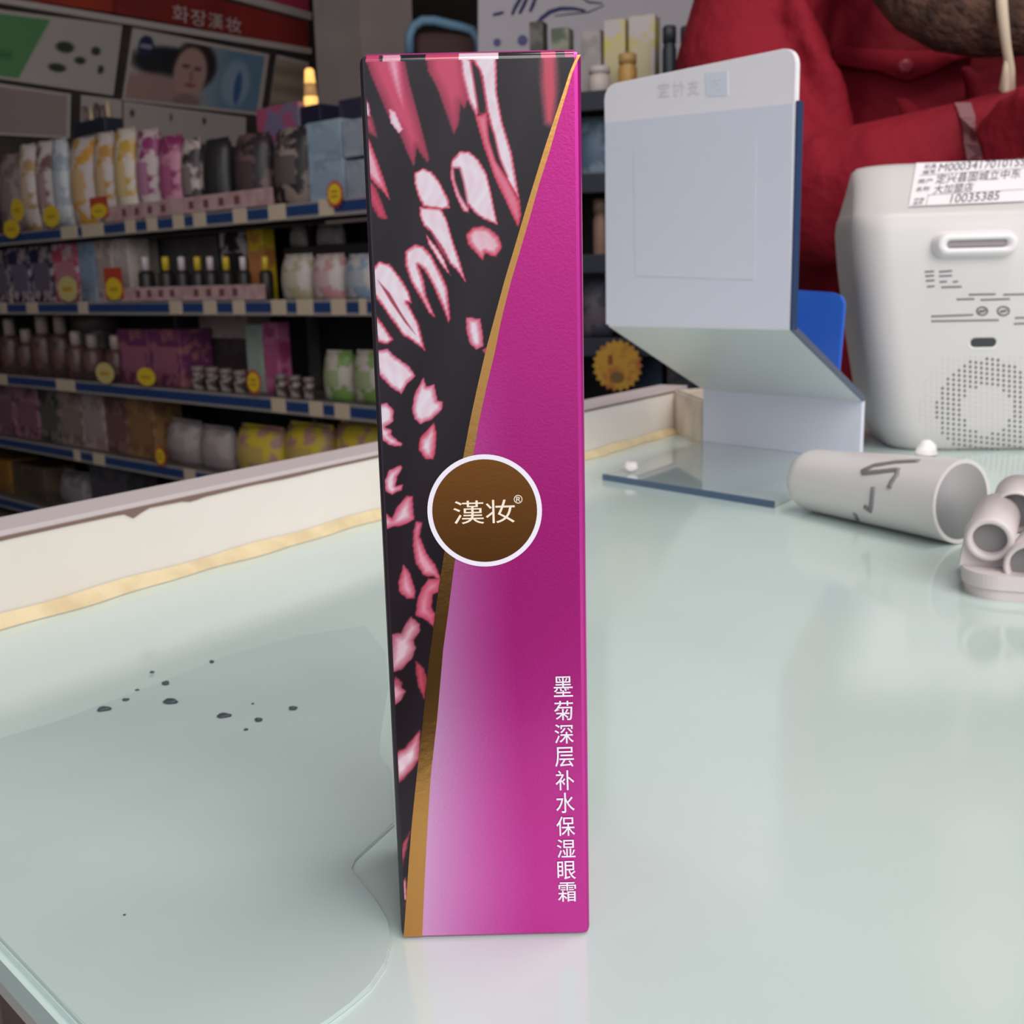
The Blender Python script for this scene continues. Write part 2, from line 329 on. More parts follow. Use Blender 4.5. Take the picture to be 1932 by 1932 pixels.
# (outline, core colour, rim colour, rim width px, outer softness px)
PET = [
 (zA([(115,120),(390,120),(450,400),(530,680),(600,960),(590,990),(510,880),(485,1010),(430,900),(380,770),(300,650),(240,500),(170,350),(120,200)]), ROSE, (130,40,62), 16, 4),
 (zA([(250,120),(370,120),(400,420),(420,620),(350,480),(290,300)]), (214,150,168), ROSE, 10, 6),
 (zA([(300,590),(340,610),(400,740),(375,765),(310,690)]), WHITE, (214,150,168), 5, 3),
 (zA([(580,120),(850,120),(900,500),(870,570),(838,540),(825,680),(790,770),(740,620),(680,450),(600,300)]), ROSE, (140,42,66), 16, 5),
 (zA([(830,120),(930,220),(965,400),(985,560),(965,640),(900,520),(850,330)]), WHITE, ROSE, 6, 4),
 (zA([(900,120),(1110,120),(1120,460),(1160,680),(1230,920),(1290,1280),(1180,1120),(1105,900),(1055,660),(1030,560),(1000,340),(930,200)]), WHITE, RED, 5, 2),
 (zA([(955,640),(1040,620),(1060,800),(1120,970),(1220,1160),(1290,1290),(1300,1400),(1280,1480),(1200,1320),(1090,1080),(1020,880)]), (206,110,132), RED, 6, 3),
 (zA([(1450,120),(1570,120),(1580,450),(1550,720),(1480,700),(1450,400)]), (186,66,86), (96,46,58), 8, 8),
 (zA([(770,980),(830,910),(900,905),(980,970),(1040,1080),(1070,1200),(1100,1350),(1125,1465),(1050,1440),(960,1390),(905,1320),(905,1380),(860,1360),(800,1240),(760,1100)]), WHITE, RED, 5, 2),
 (zA([(490,1070),(550,1035),(620,1060),(690,1150),(750,1270),(760,1340),(700,1350),(560,1330),(520,1250),(490,1150)]), WHITE, RED, 5, 2),
 (zA([(530,1330),(690,1340),(740,1430),(790,1600),(830,1720),(880,1900),(800,1800),(760,1760),(700,1650),(620,1530),(560,1470),(530,1400)]), WHITE, RED, 5, 2),
 (zA([(580,1540),(650,1620),(720,1730),(765,1850),(740,1830),(660,1720),(600,1620)]), WHITE, RED, 4, 2),
 (zA([(885,1540),(930,1490),(1000,1475),(1070,1500),(1130,1560),(1155,1630),(1110,1710),(1030,1680),(1010,1730),(940,1660),(900,1610)]), (214,176,186), RED, 9, 3),
 (zA([(85,420),(150,560),(160,650),(110,640),(90,560)]), WHITE, ROSE, 4, 2),
 (zA([(95,650),(170,650),(205,800),(150,770)]), ROSE, (110,40,58), 8, 4),
 (zA([(100,770),(150,830),(210,980),(260,1130),(300,1270),(240,1200),(180,1140),(125,1080)]), (210,160,174), RED, 8, 3),
 (zA([(125,1100),(190,1180),(240,1300),(285,1420),(220,1410),(150,1280)]), ROSE, (150,40,62), 8, 4),
 (zB([(420,60),(490,5),(560,20),(620,90),(690,220),(740,340),(760,560),(750,600),(700,470),(640,330),(560,190),(520,160),(560,280),(580,400),(650,560),(600,520),(520,380),(460,280),(420,160)]), WHITE, RED, 6, 3),
 (zB([(165,200),(220,135),(300,155),(380,250),(450,370),(470,450),(430,440),(520,600),(540,680),(570,810),(480,740),(400,690),(330,590),(250,480),(190,390),(165,290)]), WHITE, RED, 5, 3),
 (zB([(160,480),(210,560),(270,640),(330,730),(290,760),(220,750),(180,690),(165,590)]), WHITE, RED, 6, 3),
 (zB([(180,810),(290,800),(350,860),(440,920),(500,1000),(440,1060),(390,1140),(300,1080),(220,990),(190,900)]), WHITE, ROSE, 7, 2),
 (zB([(560,1020),(580,1080),(640,1070),(665,1190),(710,1200),(700,1260),(630,1330),(540,1370),(490,1330),(470,1260),(490,1150),(520,1080)]), WHITE, ROSE, 9, 2),
 (zB([(640,1355),(660,1440),(650,1560),(635,1640),(570,1630),(520,1560),(530,1480),(600,1400)]), WHITE, RED, 12, 2),
 (zB([(200,1215),(280,1210),(335,1260),(330,1350),(270,1390),(320,1420),(310,1450),(400,1520),(390,1540),(300,1530),(240,1480),(207,1400)]), WHITE, ROSE, 8, 2),
 (zB([(880,555),(990,570),(1010,690),(1015,780),(960,800),(910,760),(885,660)]), WHITE, ROSE, 10, 2),
 (zB([(1005,805),(1045,785),(1030,845)]), ROSE, RED, 4, 2),
 (zB([(300,1720),(390,1680),(400,1700),(360,1770),(350,1840),(405,1830),(390,1870),(320,1905),(270,1880),(262,1800)]), WHITE, ROSE, 8, 2),
 (zC([(165,520),(250,580),(300,480),(370,400),(410,410),(415,500),(425,590),(340,630),(240,650),(175,670)]), (214,190,200), ROSE, 12, 3),
 (zC([(440,610),(490,610),(465,720),(520,850),(590,950),(610,1000),(640,1070),(580,1040),(500,1030),(440,930),(420,800),(420,680)]), (214,150,166), (170,56,80), 9, 3),
 (zC([(340,950),(390,1010),(435,1150),(430,1210),(370,1215),(310,1160),(305,1080)]), (220,180,192), (170,56,80), 14, 3),
 (zC([(540,1060),(640,1060),(625,1160),(570,1180),(560,1290),(590,1340),(580,1440),(520,1380),(440,1350),(450,1230),(490,1130)]), (210,140,158), (170,56,80), 14, 3),
 (zC([(400,1360),(470,1420),(470,1470),(420,1550),(440,1610),(400,1700),(320,1780),(250,1800),(222,1900),(225,1700),(250,1500),(320,1490),(370,1400)]), (206,176,186), (150,66,86), 14, 3),
 (zC([(450,1715),(500,1780),(525,1850),(520,1925),(480,1900),(440,1800)]), (190,76,96), (130,40,60), 8, 3),
 (zC([(280,1840),(330,1880),(320,1930),(230,1932)]), (180,90,108), (130,50,70), 8, 4),
 (zD([(170,160),(240,170),(290,220),(260,270),(200,330),(180,250)]), (206,150,166), (150,66,86), 10, 3),
 (zD([(355,30),(400,70),(415,200),(410,270),(370,180)]), (190,76,90), (140,46,62), 7, 3),
 (zD([(290,580),(380,470),(375,650),(310,740),(215,830),(202,650),(250,600)]), (216,190,200), (160,60,80), 12, 4),
 (zD([(320,1110),(300,1190),(270,1330),(250,1400),(245,1330),(270,1200)]), (190,90,104), (130,46,60), 6, 3),
 (zD([(290,1410),(298,1550),(250,1560),(240,1480)]), (222,206,212), (170,66,82), 7, 3),
 (zD([(245,1570),(290,1570),(285,1650),(260,1720)]), (140,52,68), (90,40,52), 8, 4),
]
SLIT = [zA([(925,225),(980,290),(1030,560),(1020,615),(985,612),(960,450)]), zA([(1048,680),(1090,780),(1130,960),(1190,1100),(1110,980),(1060,820)]),
        zA([(790,1040),(830,1040),(860,1150),(890,1320),(840,1240),(800,1130)])]
THINSLIT = [zB([(213,278),(300,370),(400,540),(500,690),(420,600),(310,440)]), zA([(600,1490),(690,1620),(760,1770),(680,1650)])]
GL = zA([(1660,330),(1640,400),(1560,640),(1480,880),(1400,1140),(1320,1400),(1250,1640)])+zB([(1180,260),(1110,520),(1040,780),(970,1080),(920,1310),(865,1600)])+zC([(740,480),(660,880),(610,1200),(560,1600)])+zD([(440,0),(400,400),(360,760),(330,1050),(310,1300),(290,1600),(275,1806)])
GR = zA([(1682,330),(1660,420),(1590,650),(1520,900),(1440,1150),(1370,1400),(1300,1640)])+zB([(1220,300),(1150,580),(1100,830),(1040,1080),(985,1330),(940,1590)])+zC([(820,480),(745,935),(695,1330),(655,1620)])+zD([(525,0),(490,400),(450,750),(430,1060),(415,1330),(400,1650),(395,1804)])
GL = [(1090, 100)]+GL; GR = [(1096, 100)]+GR
def pxof(P):
    q = P-CP[None]; z = q@FW
    return 966+FPX*(q@RT)/z, 966-FPX*(q@UP)/z
gly = np.array([p[1] for p in GL]); glx = np.array([p[0] for p in GL]); gry = np.array([p[1] for p in GR]); grx = np.array([p[0] for p in GR])
def world_of_local(P): Q = P.copy(); Q[:, 0] += (CX0+CX1)/2; Q[:, 1] += CY+CD/2; return Q
def mid_x(py): return 0.5*(np.interp(py, gly, glx)+np.interp(py, gry, grx))
def flower(u, v, P):
    px, py = pxof(world_of_local(P)); c = np.tile(np.array(DARK, float), (len(px), 1))
    c += (4*np.sin(px*0.05+py*0.013))[:, None]
    for poly, core, rim, rw, soft in PET:
        xs = [p[0] for p in poly]; ys = [p[1] for p in poly]
        k = (px > min(xs)-14) & (px < max(xs)+14) & (py > min(ys)-14) & (py < max(ys)+14)
        if not k.any(): continue
        d = sdist(px[k], py[k], poly)+0.9*np.sin(px[k]*0.33+py[k]*0.21)*np.sin(py[k]*0.27)
        col = lerp(rim, core, d/(rw*1.15)); mo = 0.06*(np.sin(px[k]*0.21+np.sin(py[k]*0.05)*3)*np.sin(py[k]*0.047+px[k]*0.09)+1)*np.clip(d/6, 0, 1); col = col*(1-mo[:, None])+np.array(ROSE)*mo[:, None]; a = np.clip((d+soft)/(soft+1.5), 0, 1)
        a = a*a*(3-2*a); c[k] = c[k]*(1-a[:, None])+col*a[:, None]
    for poly in SLIT:
        d = sdist(px, py, poly); a = np.clip((d+2)/4, 0, 1)[:, None]; e = np.clip((d+6)/4, 0, 1)[:, None]*0.6
        c = c*(1-e)+np.array(RED)*e; c = c*(1-a)+np.array(DARK)*a
    for poly in THINSLIT:
        d = sdist(px, py, poly); a = np.clip((d+1.5)/3, 0, 1)[:, None]; c = c*(1-a)+np.array((150, 50, 70))*a
    return c
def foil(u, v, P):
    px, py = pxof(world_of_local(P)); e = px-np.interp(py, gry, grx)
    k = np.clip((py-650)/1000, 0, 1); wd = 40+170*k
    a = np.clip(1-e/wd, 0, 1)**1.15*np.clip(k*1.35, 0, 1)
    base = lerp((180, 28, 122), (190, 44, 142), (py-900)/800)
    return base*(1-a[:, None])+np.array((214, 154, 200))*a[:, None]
INS = 0.0010
cor = [(-hw+INS*0.85, -hw+0.00003, 0.0006), (hw-INS, -hw+0.00003, 0.0006), (hw-INS, -hw+0.00003, CHT-0.0010), (-hw+INS*0.85, -hw+0.00003, CHT-0.0010)]
NX, NY = 230, 960
print_grid('flower_panel', cor, NX, NY, flower, mat_print('flower_print', 0.35, 0.0, 0.08, spec=0.35), carton, keep=lambda P: (lambda q: q[0] <= mid_x(q[1])+2)(pxof(world_of_local(P))))
print_grid('foil_panel', cor, NX//2, NY//2, foil, mat_print('foil_print', 0.34, 0.55, 0.15, 0.25), carton, keep=lambda P: (lambda q: q[0] >= mid_x(q[1])-3)(pxof(world_of_local(P))))
# turned-over top fold with the petal print running on
def fold(u, v, P):
    px, py = pxof(world_of_local(P)); c = np.tile(np.array((150, 40, 90), float), (len(px), 1))
    for a_, b_, col in ((690, 715, ROSE), (715, 722, (70,30,50)), (722, 755, (214,150,168)), (755, 803, DARK), (803, 866, ROSE), (866, 940, (220,190,200)), (940, 1020, DARK), (1020, 1048, ROSE), (1048, 1066, DARK)):
        c[(px >= a_) & (px < b_)] = col
    return c
tf = print_grid('top_fold', [(-hw+0.0009, 0, 0), (hw-0.0010, 0, 0), (hw-0.0011, 0, 1), (-hw+0.0011, 0, 1)], 200, 6, lambda u, v, P: fold(u, v, np.stack([P[:, 0], np.full(len(u), -hw), np.full(len(u), CHT-0.0005)], 1)), mat_print('fold_print', 0.12, 0.1, 0.6), carton)
for v_ in tf.data.vertices:
    a_ = v_.co.z*math.radians(68); r_ = 0.00105; v_.co.y = -hw+0.0001+0.0010-r_*math.cos(a_); v_.co.z = CHT-0.0010+r_*math.sin(a_)
# gold stripe
M_gold = mat('gold_foil', (206, 148, 84), 0.22, metal=1.0, bump=(900, 0.10, 0.0002))
M_gold2 = mat('emblem_gold_foil', (158, 100, 52), 0.26, metal=1.0, bump=(2600, 0.05, 0.0001))
ys = np.linspace(101, 1772, 90); vs = []
for y in ys:
    for xx in (np.interp(y, gly, glx), np.interp(y, gry, grx)):
        p = L(at_y(xx, y, CY)); vs.append((p[0], -hw-0.00005, max(0.0005, min(p[2], CHT-0.0007))))
mesh_obj('gold_stripe', vs, [(2*i, 2*i+2, 2*i+3, 2*i+1) for i in range(len(ys)-1)], M_gold, carton)
# emblem
ec = L(at_y(914.5, 964, CY)); er = np.linalg.norm(at_y(914.5+108, 964, CY)-at_y(914.5, 964, CY))
def disc(name, c, r, y, m, parent, n=72, r0=0.0):
    vs = []; fs = []
    for k in range(n):
        a = 2*math.pi*k/n; vs.append((c[0]+r*math.cos(a), y, c[2]+r*math.sin(a)))
        if r0: vs.append((c[0]+r0*math.cos(a), y, c[2]+r0*math.sin(a)))
    if r0:
        for k in range(n): k2 = (k+1) % n; fs.append((2*k, 2*k2, 2*k2+1, 2*k+1))
    else: fs.append(tuple(range(n)))
    return mesh_obj(name, vs, fs, m, parent)
M_ink = mat('white_ink', (236, 226, 238), 0.4)
M_ink2 = mat('cream_ink', (244, 226, 206), 0.4)
emb = disc('emblem_disc', ec, er*0.915, -hw-0.00009, M_gold2, carton)
disc('emblem_ring', ec, er, -hw-0.00007, M_ink, carton)
def front_text(s, x0, y0, x1, y1, m, parent, bold=0.0, name='lettering'):
    O = L(at_y(x0, y1, CY)); U = L(at_y(x1, y1-(x1-x0)*0.024, CY))-O; V = L(at_y(x0-(y1-y0)*0.03, y0, CY))-O
    O[1] = -hw-0.0001; U[1] = 0; V[1] = 0
    return text_on(name, s, O, U, V, m, parent, lift=0.00006, bold=bold)
front_text('漢', 856, 945, 914, 989, M_ink2, emb, 0.0); front_text('妆', 917, 943, 972, 987, M_ink2, emb, 0.0); front_text('®', 969.5, 933.5, 986, 950, M_ink2, emb, 0.004, 'registered_mark')
chars = '墨菊深层补水保湿眼霜'
x0s = np.linspace(1045, 1053, 10); y0s = [1276, 1322, 1366, 1409, 1453, 1495, 1540, 1583, 1624, 1664]; y1s = [1314, 1358, 1402, 1446, 1490, 1533, 1576, 1617, 1658, 1700]
for i, ch in enumerate(chars): front_text(ch, x0s[i], y0s[i], x0s[i]+36-i*0.2, y1s[i]+0.5, M_ink, carton, 0.004)

# ------------------------------------------------------------------ payment sign stand (seen from its back)
SL = at_z(1325, 842); SR = at_z(1480, 867); FLp = at_z(1140, 905); FRp = at_z(1475, 960)
sd = (FRp-FLp)/np.linalg.norm(FRp-FLp); sn = np.array([sd[1], -sd[0], 0.0])       # sn points towards the camera side
if sn@(CP*np.array([1, 1, 0])-FLp) < 0: sn = -sn
M_acr = mat('white_acrylic', (240, 232, 236), 0.28, spec=0.4)
M_acr_b = mat('blue_grey_acrylic', (220, 219, 232), 0.28, spec=0.4)
M_navy = mat('dark_blue_edge', (44, 62, 96), 0.3)
stand = thing('payment_sign_stand', 'folded white acrylic payment sign stand turned away from the camera', 'sign stand', tuple(SL))
def S(p): return np.asarray(p)-SL
UPL = FLp+0.0   # the upper plate stands over the front edge of the base
def up(x, y): return at_pl(x, y, UPL, sd)
def lo(x, y): return at_pl(x, y, SL, sd)
T3 = 0.003
tl, tr, br, bl = up(1139, 152), up(1503, 97), up(1490, 632), up(1148, 608)
zb = 0.5*(bl[2]+br[2]); bl[2] = br[2] = zb
zt = 0.5*(tl[2]+tr[2]); tl[2] = tr[2] = zt
def rounded_top(bl, br, tr, tl, r):
    e = sd; pts = [bl, br]
    for k in range(5):
        a = math.pi/2*k/4; pts.append(tr-e*r*(1-math.cos(a))+np.array([0, 0, -r*(1-math.sin(a))]))
    for k in range(5):
        a = math.pi/2*k/4; pts.append(tl+e*r*(1-math.sin(a))+np.array([0, 0, -r*(1-math.cos(a))]))
    return pts
slab('sign_plate', [S(p) for p in rounded_top(bl, br, tr, tl, 0.007)], -sn, T3, M_acr, stand, bev=0.0004)
# blue-grey printed field showing through, and paler card field inside it
f1 = [up(1144, 604), up(1489, 628), up(1497, 195), up(1142, 232)]
for q in f1[:2]: q[2] = zb+0.001
slab('tinted_field', [S(p) for p in f1], sn, 0.0002, M_acr_b, stand)
f2 = [up(1200, 520), up(1425, 528), up(1428, 262), up(1196, 284)]
slab('pale_card_field', [S(p+sn*0.0003) for p in f2], sn, 0.0001, mat('pale_field', (222, 219, 230), 0.28), stand)
M_faint = mat('faint_show_through', (222, 217, 220), 0.3)
logo = slab('show_through_emblem', [S(p) for p in (up(1333, 182), up(1374, 180), up(1373, 134), up(1331, 138))], sn, 0.0002, mat('faint_blue', (220, 224, 236), 0.3), stand, bev=0.0)
O = up(1342, 172); text_on('lettering', '支', S(O), up(1366, 170)-O, up(1341, 145)-O, M_acr, logo, nrm=sn, lift=0.0004, mirror=True)
for k, ch in enumerate('宝付支'):
    O = up(1242+k*28, 184-k*2); text_on('lettering', ch, S(O), up(1242+k*28+22, 182-k*2)-O, up(1242+k*28, 156-k*2)-O, M_faint, stand, nrm=sn, lift=0.0003, mirror=True)
# dark blue front side showing along the near edge of the plate
slab('blue_front_face', [S(p) for p in (bl-sn*T3+sd*0.001, br-sn*T3-sd*0.0006, up(1503, 190)-sn*T3-sd*0.0006, up(1142, 228)-sn*T3+sd*0.001)], -sn, 0.0012, mat('payment_blue', (52, 96, 190), 0.3), stand)
er_ = up(1503, 190); er_[:2] = br[:2]
slab('navy_side_edge', [S(br+sd*0.0001+sn*0.0001), S(br+sd*0.0001-sn*(T3+0.0012)), S(er_+sd*0.0001-sn*(T3+0.0012)), S(er_+sd*0.0001+sn*0.0001)], sd, 0.0008, M_navy, stand)
# slanted part and rear plate
ll, lr = lo(1327, 742), lo(1652, 752); zl = 0.5*(ll[2]+lr[2]); wl = np.linalg.norm(br-bl)
ll[2] = zl; lr = ll+sd*wl
nn = np.cross(sd, ll-bl); nn /= np.linalg.norm(nn)
if nn[2] > 0: nn = -nn
slab('slanted_plate', [S(bl), S(br), S(lr), S(ll)], -nn, T3, mat('pale_acrylic', (214, 218, 218), 0.25), stand)
slab('slanted_edge', [S(br+sd*0.0002), S(br+sd*0.0012), S(lr+sd*0.0012), S(lr+sd*0.0002)], -nn, T3*1.05, M_navy, stand)
slab('rear_plate', [S((ll[0], ll[1], 0.0032)), S((lr[0], lr[1], 0.0032)), S(lr), S(ll)], -sn, T3, M_acr_b, stand)
b0 = np.array([ll[0], ll[1], 0.0]); b1 = np.array([lr[0], lr[1], 0.0]); g0 = np.array([bl[0], bl[1], 0.0]); g1 = np.array([br[0], br[1], 0.0])
fl2 = np.array([FLp[0], FLp[1], 0]); fr2 = fl2+sd*wl*0.985
prism('base_plate', [S(p)[:2] for p in (b0, b1, fr2, fl2)], 0.0002, 0.0030, mat('glossy_base_acrylic', (190, 204, 202), 0.04, spec=0.8, coat=0.5), stand)
slab('dark_front_edge', [S(fl2+sn*0.0002), S(fr2+sn*0.0002), S(fr2+sn*0.0002+np.array([0, 0, 0.0032])), S(fl2+sn*0.0002+np.array([0, 0, 0.0032]))], sn, 0.0012, mat('slate_blue_edge', (78, 98, 124), 0.4), stand)
# blue card behind the sign
bk = SL-sn*0.022
def bkp(x, y): return at_pl(x, y, bk, sd)
bq = [bkp(1440, 735), bkp(1572, 735), bkp(1592, 572), bkp(1585, 558), bkp(1568, 552), bkp(1440, 543)]
for q in bq[:2]: q[2] = 0.0003
blue = slab('blue_card', bq, -sn, 0.003, mat('royal_blue_plastic', (40, 96, 200), 0.25, noise=(12, (56, 110, 206), 0.35, 0.7)), None, bev=0.0006)
tag(blue, 'royal blue plastic card standing behind the white payment sign', 'card')
# crumb of white paper on the stand's base plate
wc = at_z(1190, 890, 0.0032)
bm = bmesh.new(); bmesh.ops.create_icosphere(bm, subdivisions=3, radius=1.0)
for v in bm.verts: v.co = Vector((v.co.x*0.0038, v.co.y*0.0035, v.co.z*0.0030))*(1+0.22*math.sin(v.co.x*5+1)*math.cos(v.co.y*4)*math.sin(v.co.z*3+2))
o = bm_obj('paper_scrap', bm, mat('paper_white', (240, 228, 228), 0.8), None, True); o.location = (wc[0], wc[1], 0.0032+0.0028)
tag(o, 'crumpled white paper scrap on the clear base of the payment sign', 'paper scrap')

# ------------------------------------------------------------------ white payment terminal (its back to the camera)
TY = 0.655; TC = at_y(1862, 860, TY); TX = float(TC[0]); TROT = math.radians(-6)
M_term = mat('warm_white_plastic', (208, 202, 199), 0.42, bump=(900, 0.03, 0.0002))
term = thing('payment_terminal', 'chunky white payment speaker terminal with a paper label on top', 'terminal', (TX, TY, 0), TROT)
def tz(y): return float(at_y(1862, y, TY)[2])
px_m = TY*1.02/FPX
SECT = [(0.0, 166, 4), (0.003, 172, 0), (tz(800), 196, -3), (tz(740), 210, -5), (tz(620), 232, -6), (tz(500), 250, -6), (tz(430), 257, -5), (tz(405), 255, -3), (tz(396), 252, 0), (tz(390), 250, 3), (tz(340), 238, 24), (tz(301), 230, 40), (tz(292), 220, 45), (tz(288), 204, 51)]
vs = []; fs = []; NS = 48
def rrect(hw_, y0, y1, r, n=NS):
    pts = []; k = n//4; cs = [(hw_-r, y1-r, 0), (-hw_+r, y1-r, 90), (-hw_+r, y0+r, 180), (hw_-r, y0+r, 270)]
    for cx_, cy_, a0 in cs:
        for j in range(k):
            a = math.radians(a0+90*j/(k-1)); pts.append((cx_+r*math.cos(a), cy_+r*math.sin(a)))
    return pts
for z, hwp, yf in SECT:
    for p in rrect(hwp*px_m, yf*0.001, 0.082, 0.020): vs.append((p[0], p[1], z))
n = NS
for i in range(len(SECT)-1):
    for k in range(n): fs.append((i*n+k, i*n+(k+1) % n, (i+1)*n+(k+1) % n, (i+1)*n+k))
fs.append(tuple(range(n))[::-1]); fs.append(tuple((len(SECT)-1)*n+k for k in range(n)))
tb = mesh_obj('terminal_body', vs, fs, M_term, term, True)
bpy.context.view_layer.update()
def bvh_of(o, world=True):
    bm = bmesh.new(); bm.from_mesh(o.data)
    if world: bm.transform(o.matrix_world)
    t = BVHTree.FromBMesh(bm); bm.free(); return t
TB = bvh_of(tb); TINV = term.matrix_world.inverted()
def on_tree(tree, x, y, lift=0.0003):
    d = Vector(tuple(ray(x, y))).normalized(); h = tree.ray_cast(Vector(tuple(CP)), d)
    if h[0] is None: return None, None
    nrm = h[1] if h[1].dot(d) < 0 else -h[1]
    return h[0]+nrm*lift, nrm
def decal_poly(name, tree, pts, m, parent, inv, lift=0.0003):
    vs = [on_tree(tree, x, y, lift)[0] for x, y in pts]
    if any(v is None for v in vs): return None
    return mesh_obj(name, [inv@v for v in vs], [tuple(range(len(vs)))], m, parent)
def decal_line(name, tree, pts, wid, m, parent, inv, lift=0.0001):
    q = []
    for (x0, y0), (x1, y1) in zip(pts[:-1], pts[1:]):
        k = max(1, int(math.hypot(x1-x0, y1-y0)/6))
        q += [(x0+(x1-x0)*j/k, y0+(y1-y0)*j/k) for j in range(k)]
    q.append(pts[-1]); P = [on_tree(tree, x, y, lift)[0] for x, y in q]; P = [p for p in P if p is not None]
    if len(P) < 2: return None
    return sweep(name, [inv@p for p in P], wid, m, parent, seg=6)
M_print = mat('grey_print', (92, 88, 90), 0.6)
M_lab = mat('label_paper', (238, 230, 232), 0.5)
# paper label on the sloping top: planar patch fitted on the chamfer
lp = {}
def lab(x, y, lift=0.0006):
    p, nr = on_tree(TB, min(x, 1960), y, lift); return np.array(TINV@p)
def chamfer_pt(x, y, lift):
    # plane of the sloping face in world space
    return None
c0 = Vector((0, SECT[9][2]*0.001, SECT[9][0])); c1 = Vector((0, SECT[11][2]*0.001, SECT[11][0]))
cn = Vector((0, -(c1.z-c0.z), (c1.y-c0.y))).normalized()
Wm = term.matrix_world
def ch(x, y, lift=0.0006):
    o_ = TINV@Vector(tuple(CP)); d_ = TINV.to_3x3()@Vector(tuple(ray(x, y)))
    t_ = (c0+cn*lift-o_).dot(cn)/d_.dot(cn); return np.array(o_+d_*t_)
ql = [ch(1714, 391), ch(1990, 377), ch(1990, 300), ch(1729, 308)]
lbl = slab('paper_label', ql, np.array(cn), 0.0002, M_lab, term)
def lab_text(s, x0, y0, x1, y1, sl=-0.07, bold=0.0):
    O = ch(x0, y1, 0.0010); U = ch(x1, y1+(x1-x0)*sl, 0.0010)-O; V = ch(x0+(y1-y0)*0.28, y0, 0.0010)-O
    return text_on('lettering', s, O, U, V, M_print, lbl, nrm=np.array(cn), lift=0.0001, bold=bold)
for s_, a in (('M0003417010155', (1771, 323, 1932, 309)), ):
    lab_text(s_, 1770, 309, 1934, 324)
lab_text('机具', 1743, 310, 1766, 319); lab_text('编号', 1740, 321, 1764, 329)
lab_text('定兴县固城立中东', 1764, 329, 1924, 347); lab_text('商户', 1731, 338, 1758, 347)
lab_text('大加盟店', 1760, 349, 1834, 366); lab_text('名称', 1727, 353, 1753, 362)
lab_text('10035385', 1792, 367, 1884, 383); lab_text('终端', 1724, 374, 1743, 380); lab_text('编号', 1722, 381, 1740, 387)
for a, b_ in (((1735, 331), (1960, 315)), ((1750, 368), (1932, 357)), ((1717, 389), (1930, 380)), ((1752, 368), (1747, 387))):
    p, q = ch(*a, 0.001), ch(*b_, 0.001); sweep('rule_line', [p, q], 0.00012, M_print, lbl, seg=4)
# hanging loop
def tp(x, y, lift=0.0): return np.array(TINV@on_tree(TB, min(x, 1985), y, lift)[0])
la = tp(1762, 462); lb = tp(1914, 459); w_ = np.linalg.norm(lb-la); cen = (la+lb)/2; hy = 0.0058
def stad(w, h, n=10):
    pts = []
    for k in range(n+1): a = -math.pi/2+math.pi*k/n; pts.append((w/2-h+h*math.cos(a), h*math.sin(a)))
    for k in range(n+1): a = math.pi/2+math.pi*k/n; pts.append((-w/2+h+h*math.cos(a), h*math.sin(a)))
    return pts
bm = bmesh.new(); rings = []
for (ww, hh, yy) in ((w_+0.004, hy+0.002, 0.001), (w_, hy, -0.007), (w_-0.002, hy-0.001, -0.0082), (w_-0.010, hy-0.0034, -0.0082), (w_-0.011, hy-0.0037, -0.004)):
    rings.append([bm.verts.new((cen[0]+x, cen[1]+yy, cen[2]+z)) for x, z in stad(ww, hh)])
for a, b_ in zip(rings[:-1], rings[1:]):
    for k in range(len(a)): bm.faces.new((a[k], a[(k+1) % len(a)], b_[(k+1) % len(a)], b_[k]))
bm.faces.new(rings[-1])
hl = bm_obj('hanging_loop', bm, mat('bright_white_plastic', (236, 228, 228), 0.3), term, True)
mesh_obj('slot', [(cen[0]+x, cen[1]-0.0060, cen[2]+0.0005+z) for x, z in stad(w_-0.012, hy-0.0040)], [tuple(range(22))], mat('slot_grey', (150, 138, 140), 0.6), hl)
# port
pc = tp(1855, 646)
mesh_obj('port_opening', [(pc[0]+x, pc[1]-0.0003, pc[2]+z) for x, z in stad(46*px_m, 8.5*px_m)], [tuple(range(22))], mat('port_black', (44, 48, 50), 0.5), term)
mesh_obj('port_lip', [(pc[0]-0.0003+x, pc[1]-0.0002, pc[2]-0.0009+z) for x, z in stad(50*px_m, 9*px_m)], [tuple(range(22))], mat('lip_white', (236, 230, 228), 0.3), term)
# speaker grille: small round holes in a ring, faint dimples around them
hv, hf, dv, df = [], [], [], []
for i in range(-16, 17):
    for j in range(-13, 14):
        x = 1862+i*10.5; y = 770+j*9.3+(i*1.2)
        if x > 1980: continue
        r = math.hypot((x-1862), (y-772)*1.0); dark = 46 < r < 96
        if r > 128 or y < 672: continue
        h = on_tree(TB, x, y, 0.00015)
        if h[0] is None: continue
        p = TINV@h[0]; rad = 0.00085 if dark else 0.0006
        V_, F_ = (hv, hf) if dark else (dv, df)
        k0 = len(V_)
        for k in range(6): a = math.pi/3*k; V_.append((p.x+rad*math.cos(a), p.y, p.z+rad*1.15*math.sin(a)))
        F_.append(tuple(range(k0, k0+6)))
tag(mesh_obj('speaker_holes', hv, hf, mat('hole_dark', (92, 88, 92), 0.7), term), kind='stuff')
tag(mesh_obj('speaker_dimples', dv, df, mat('dimple_grey', (198, 191, 190), 0.5), term), kind='stuff')
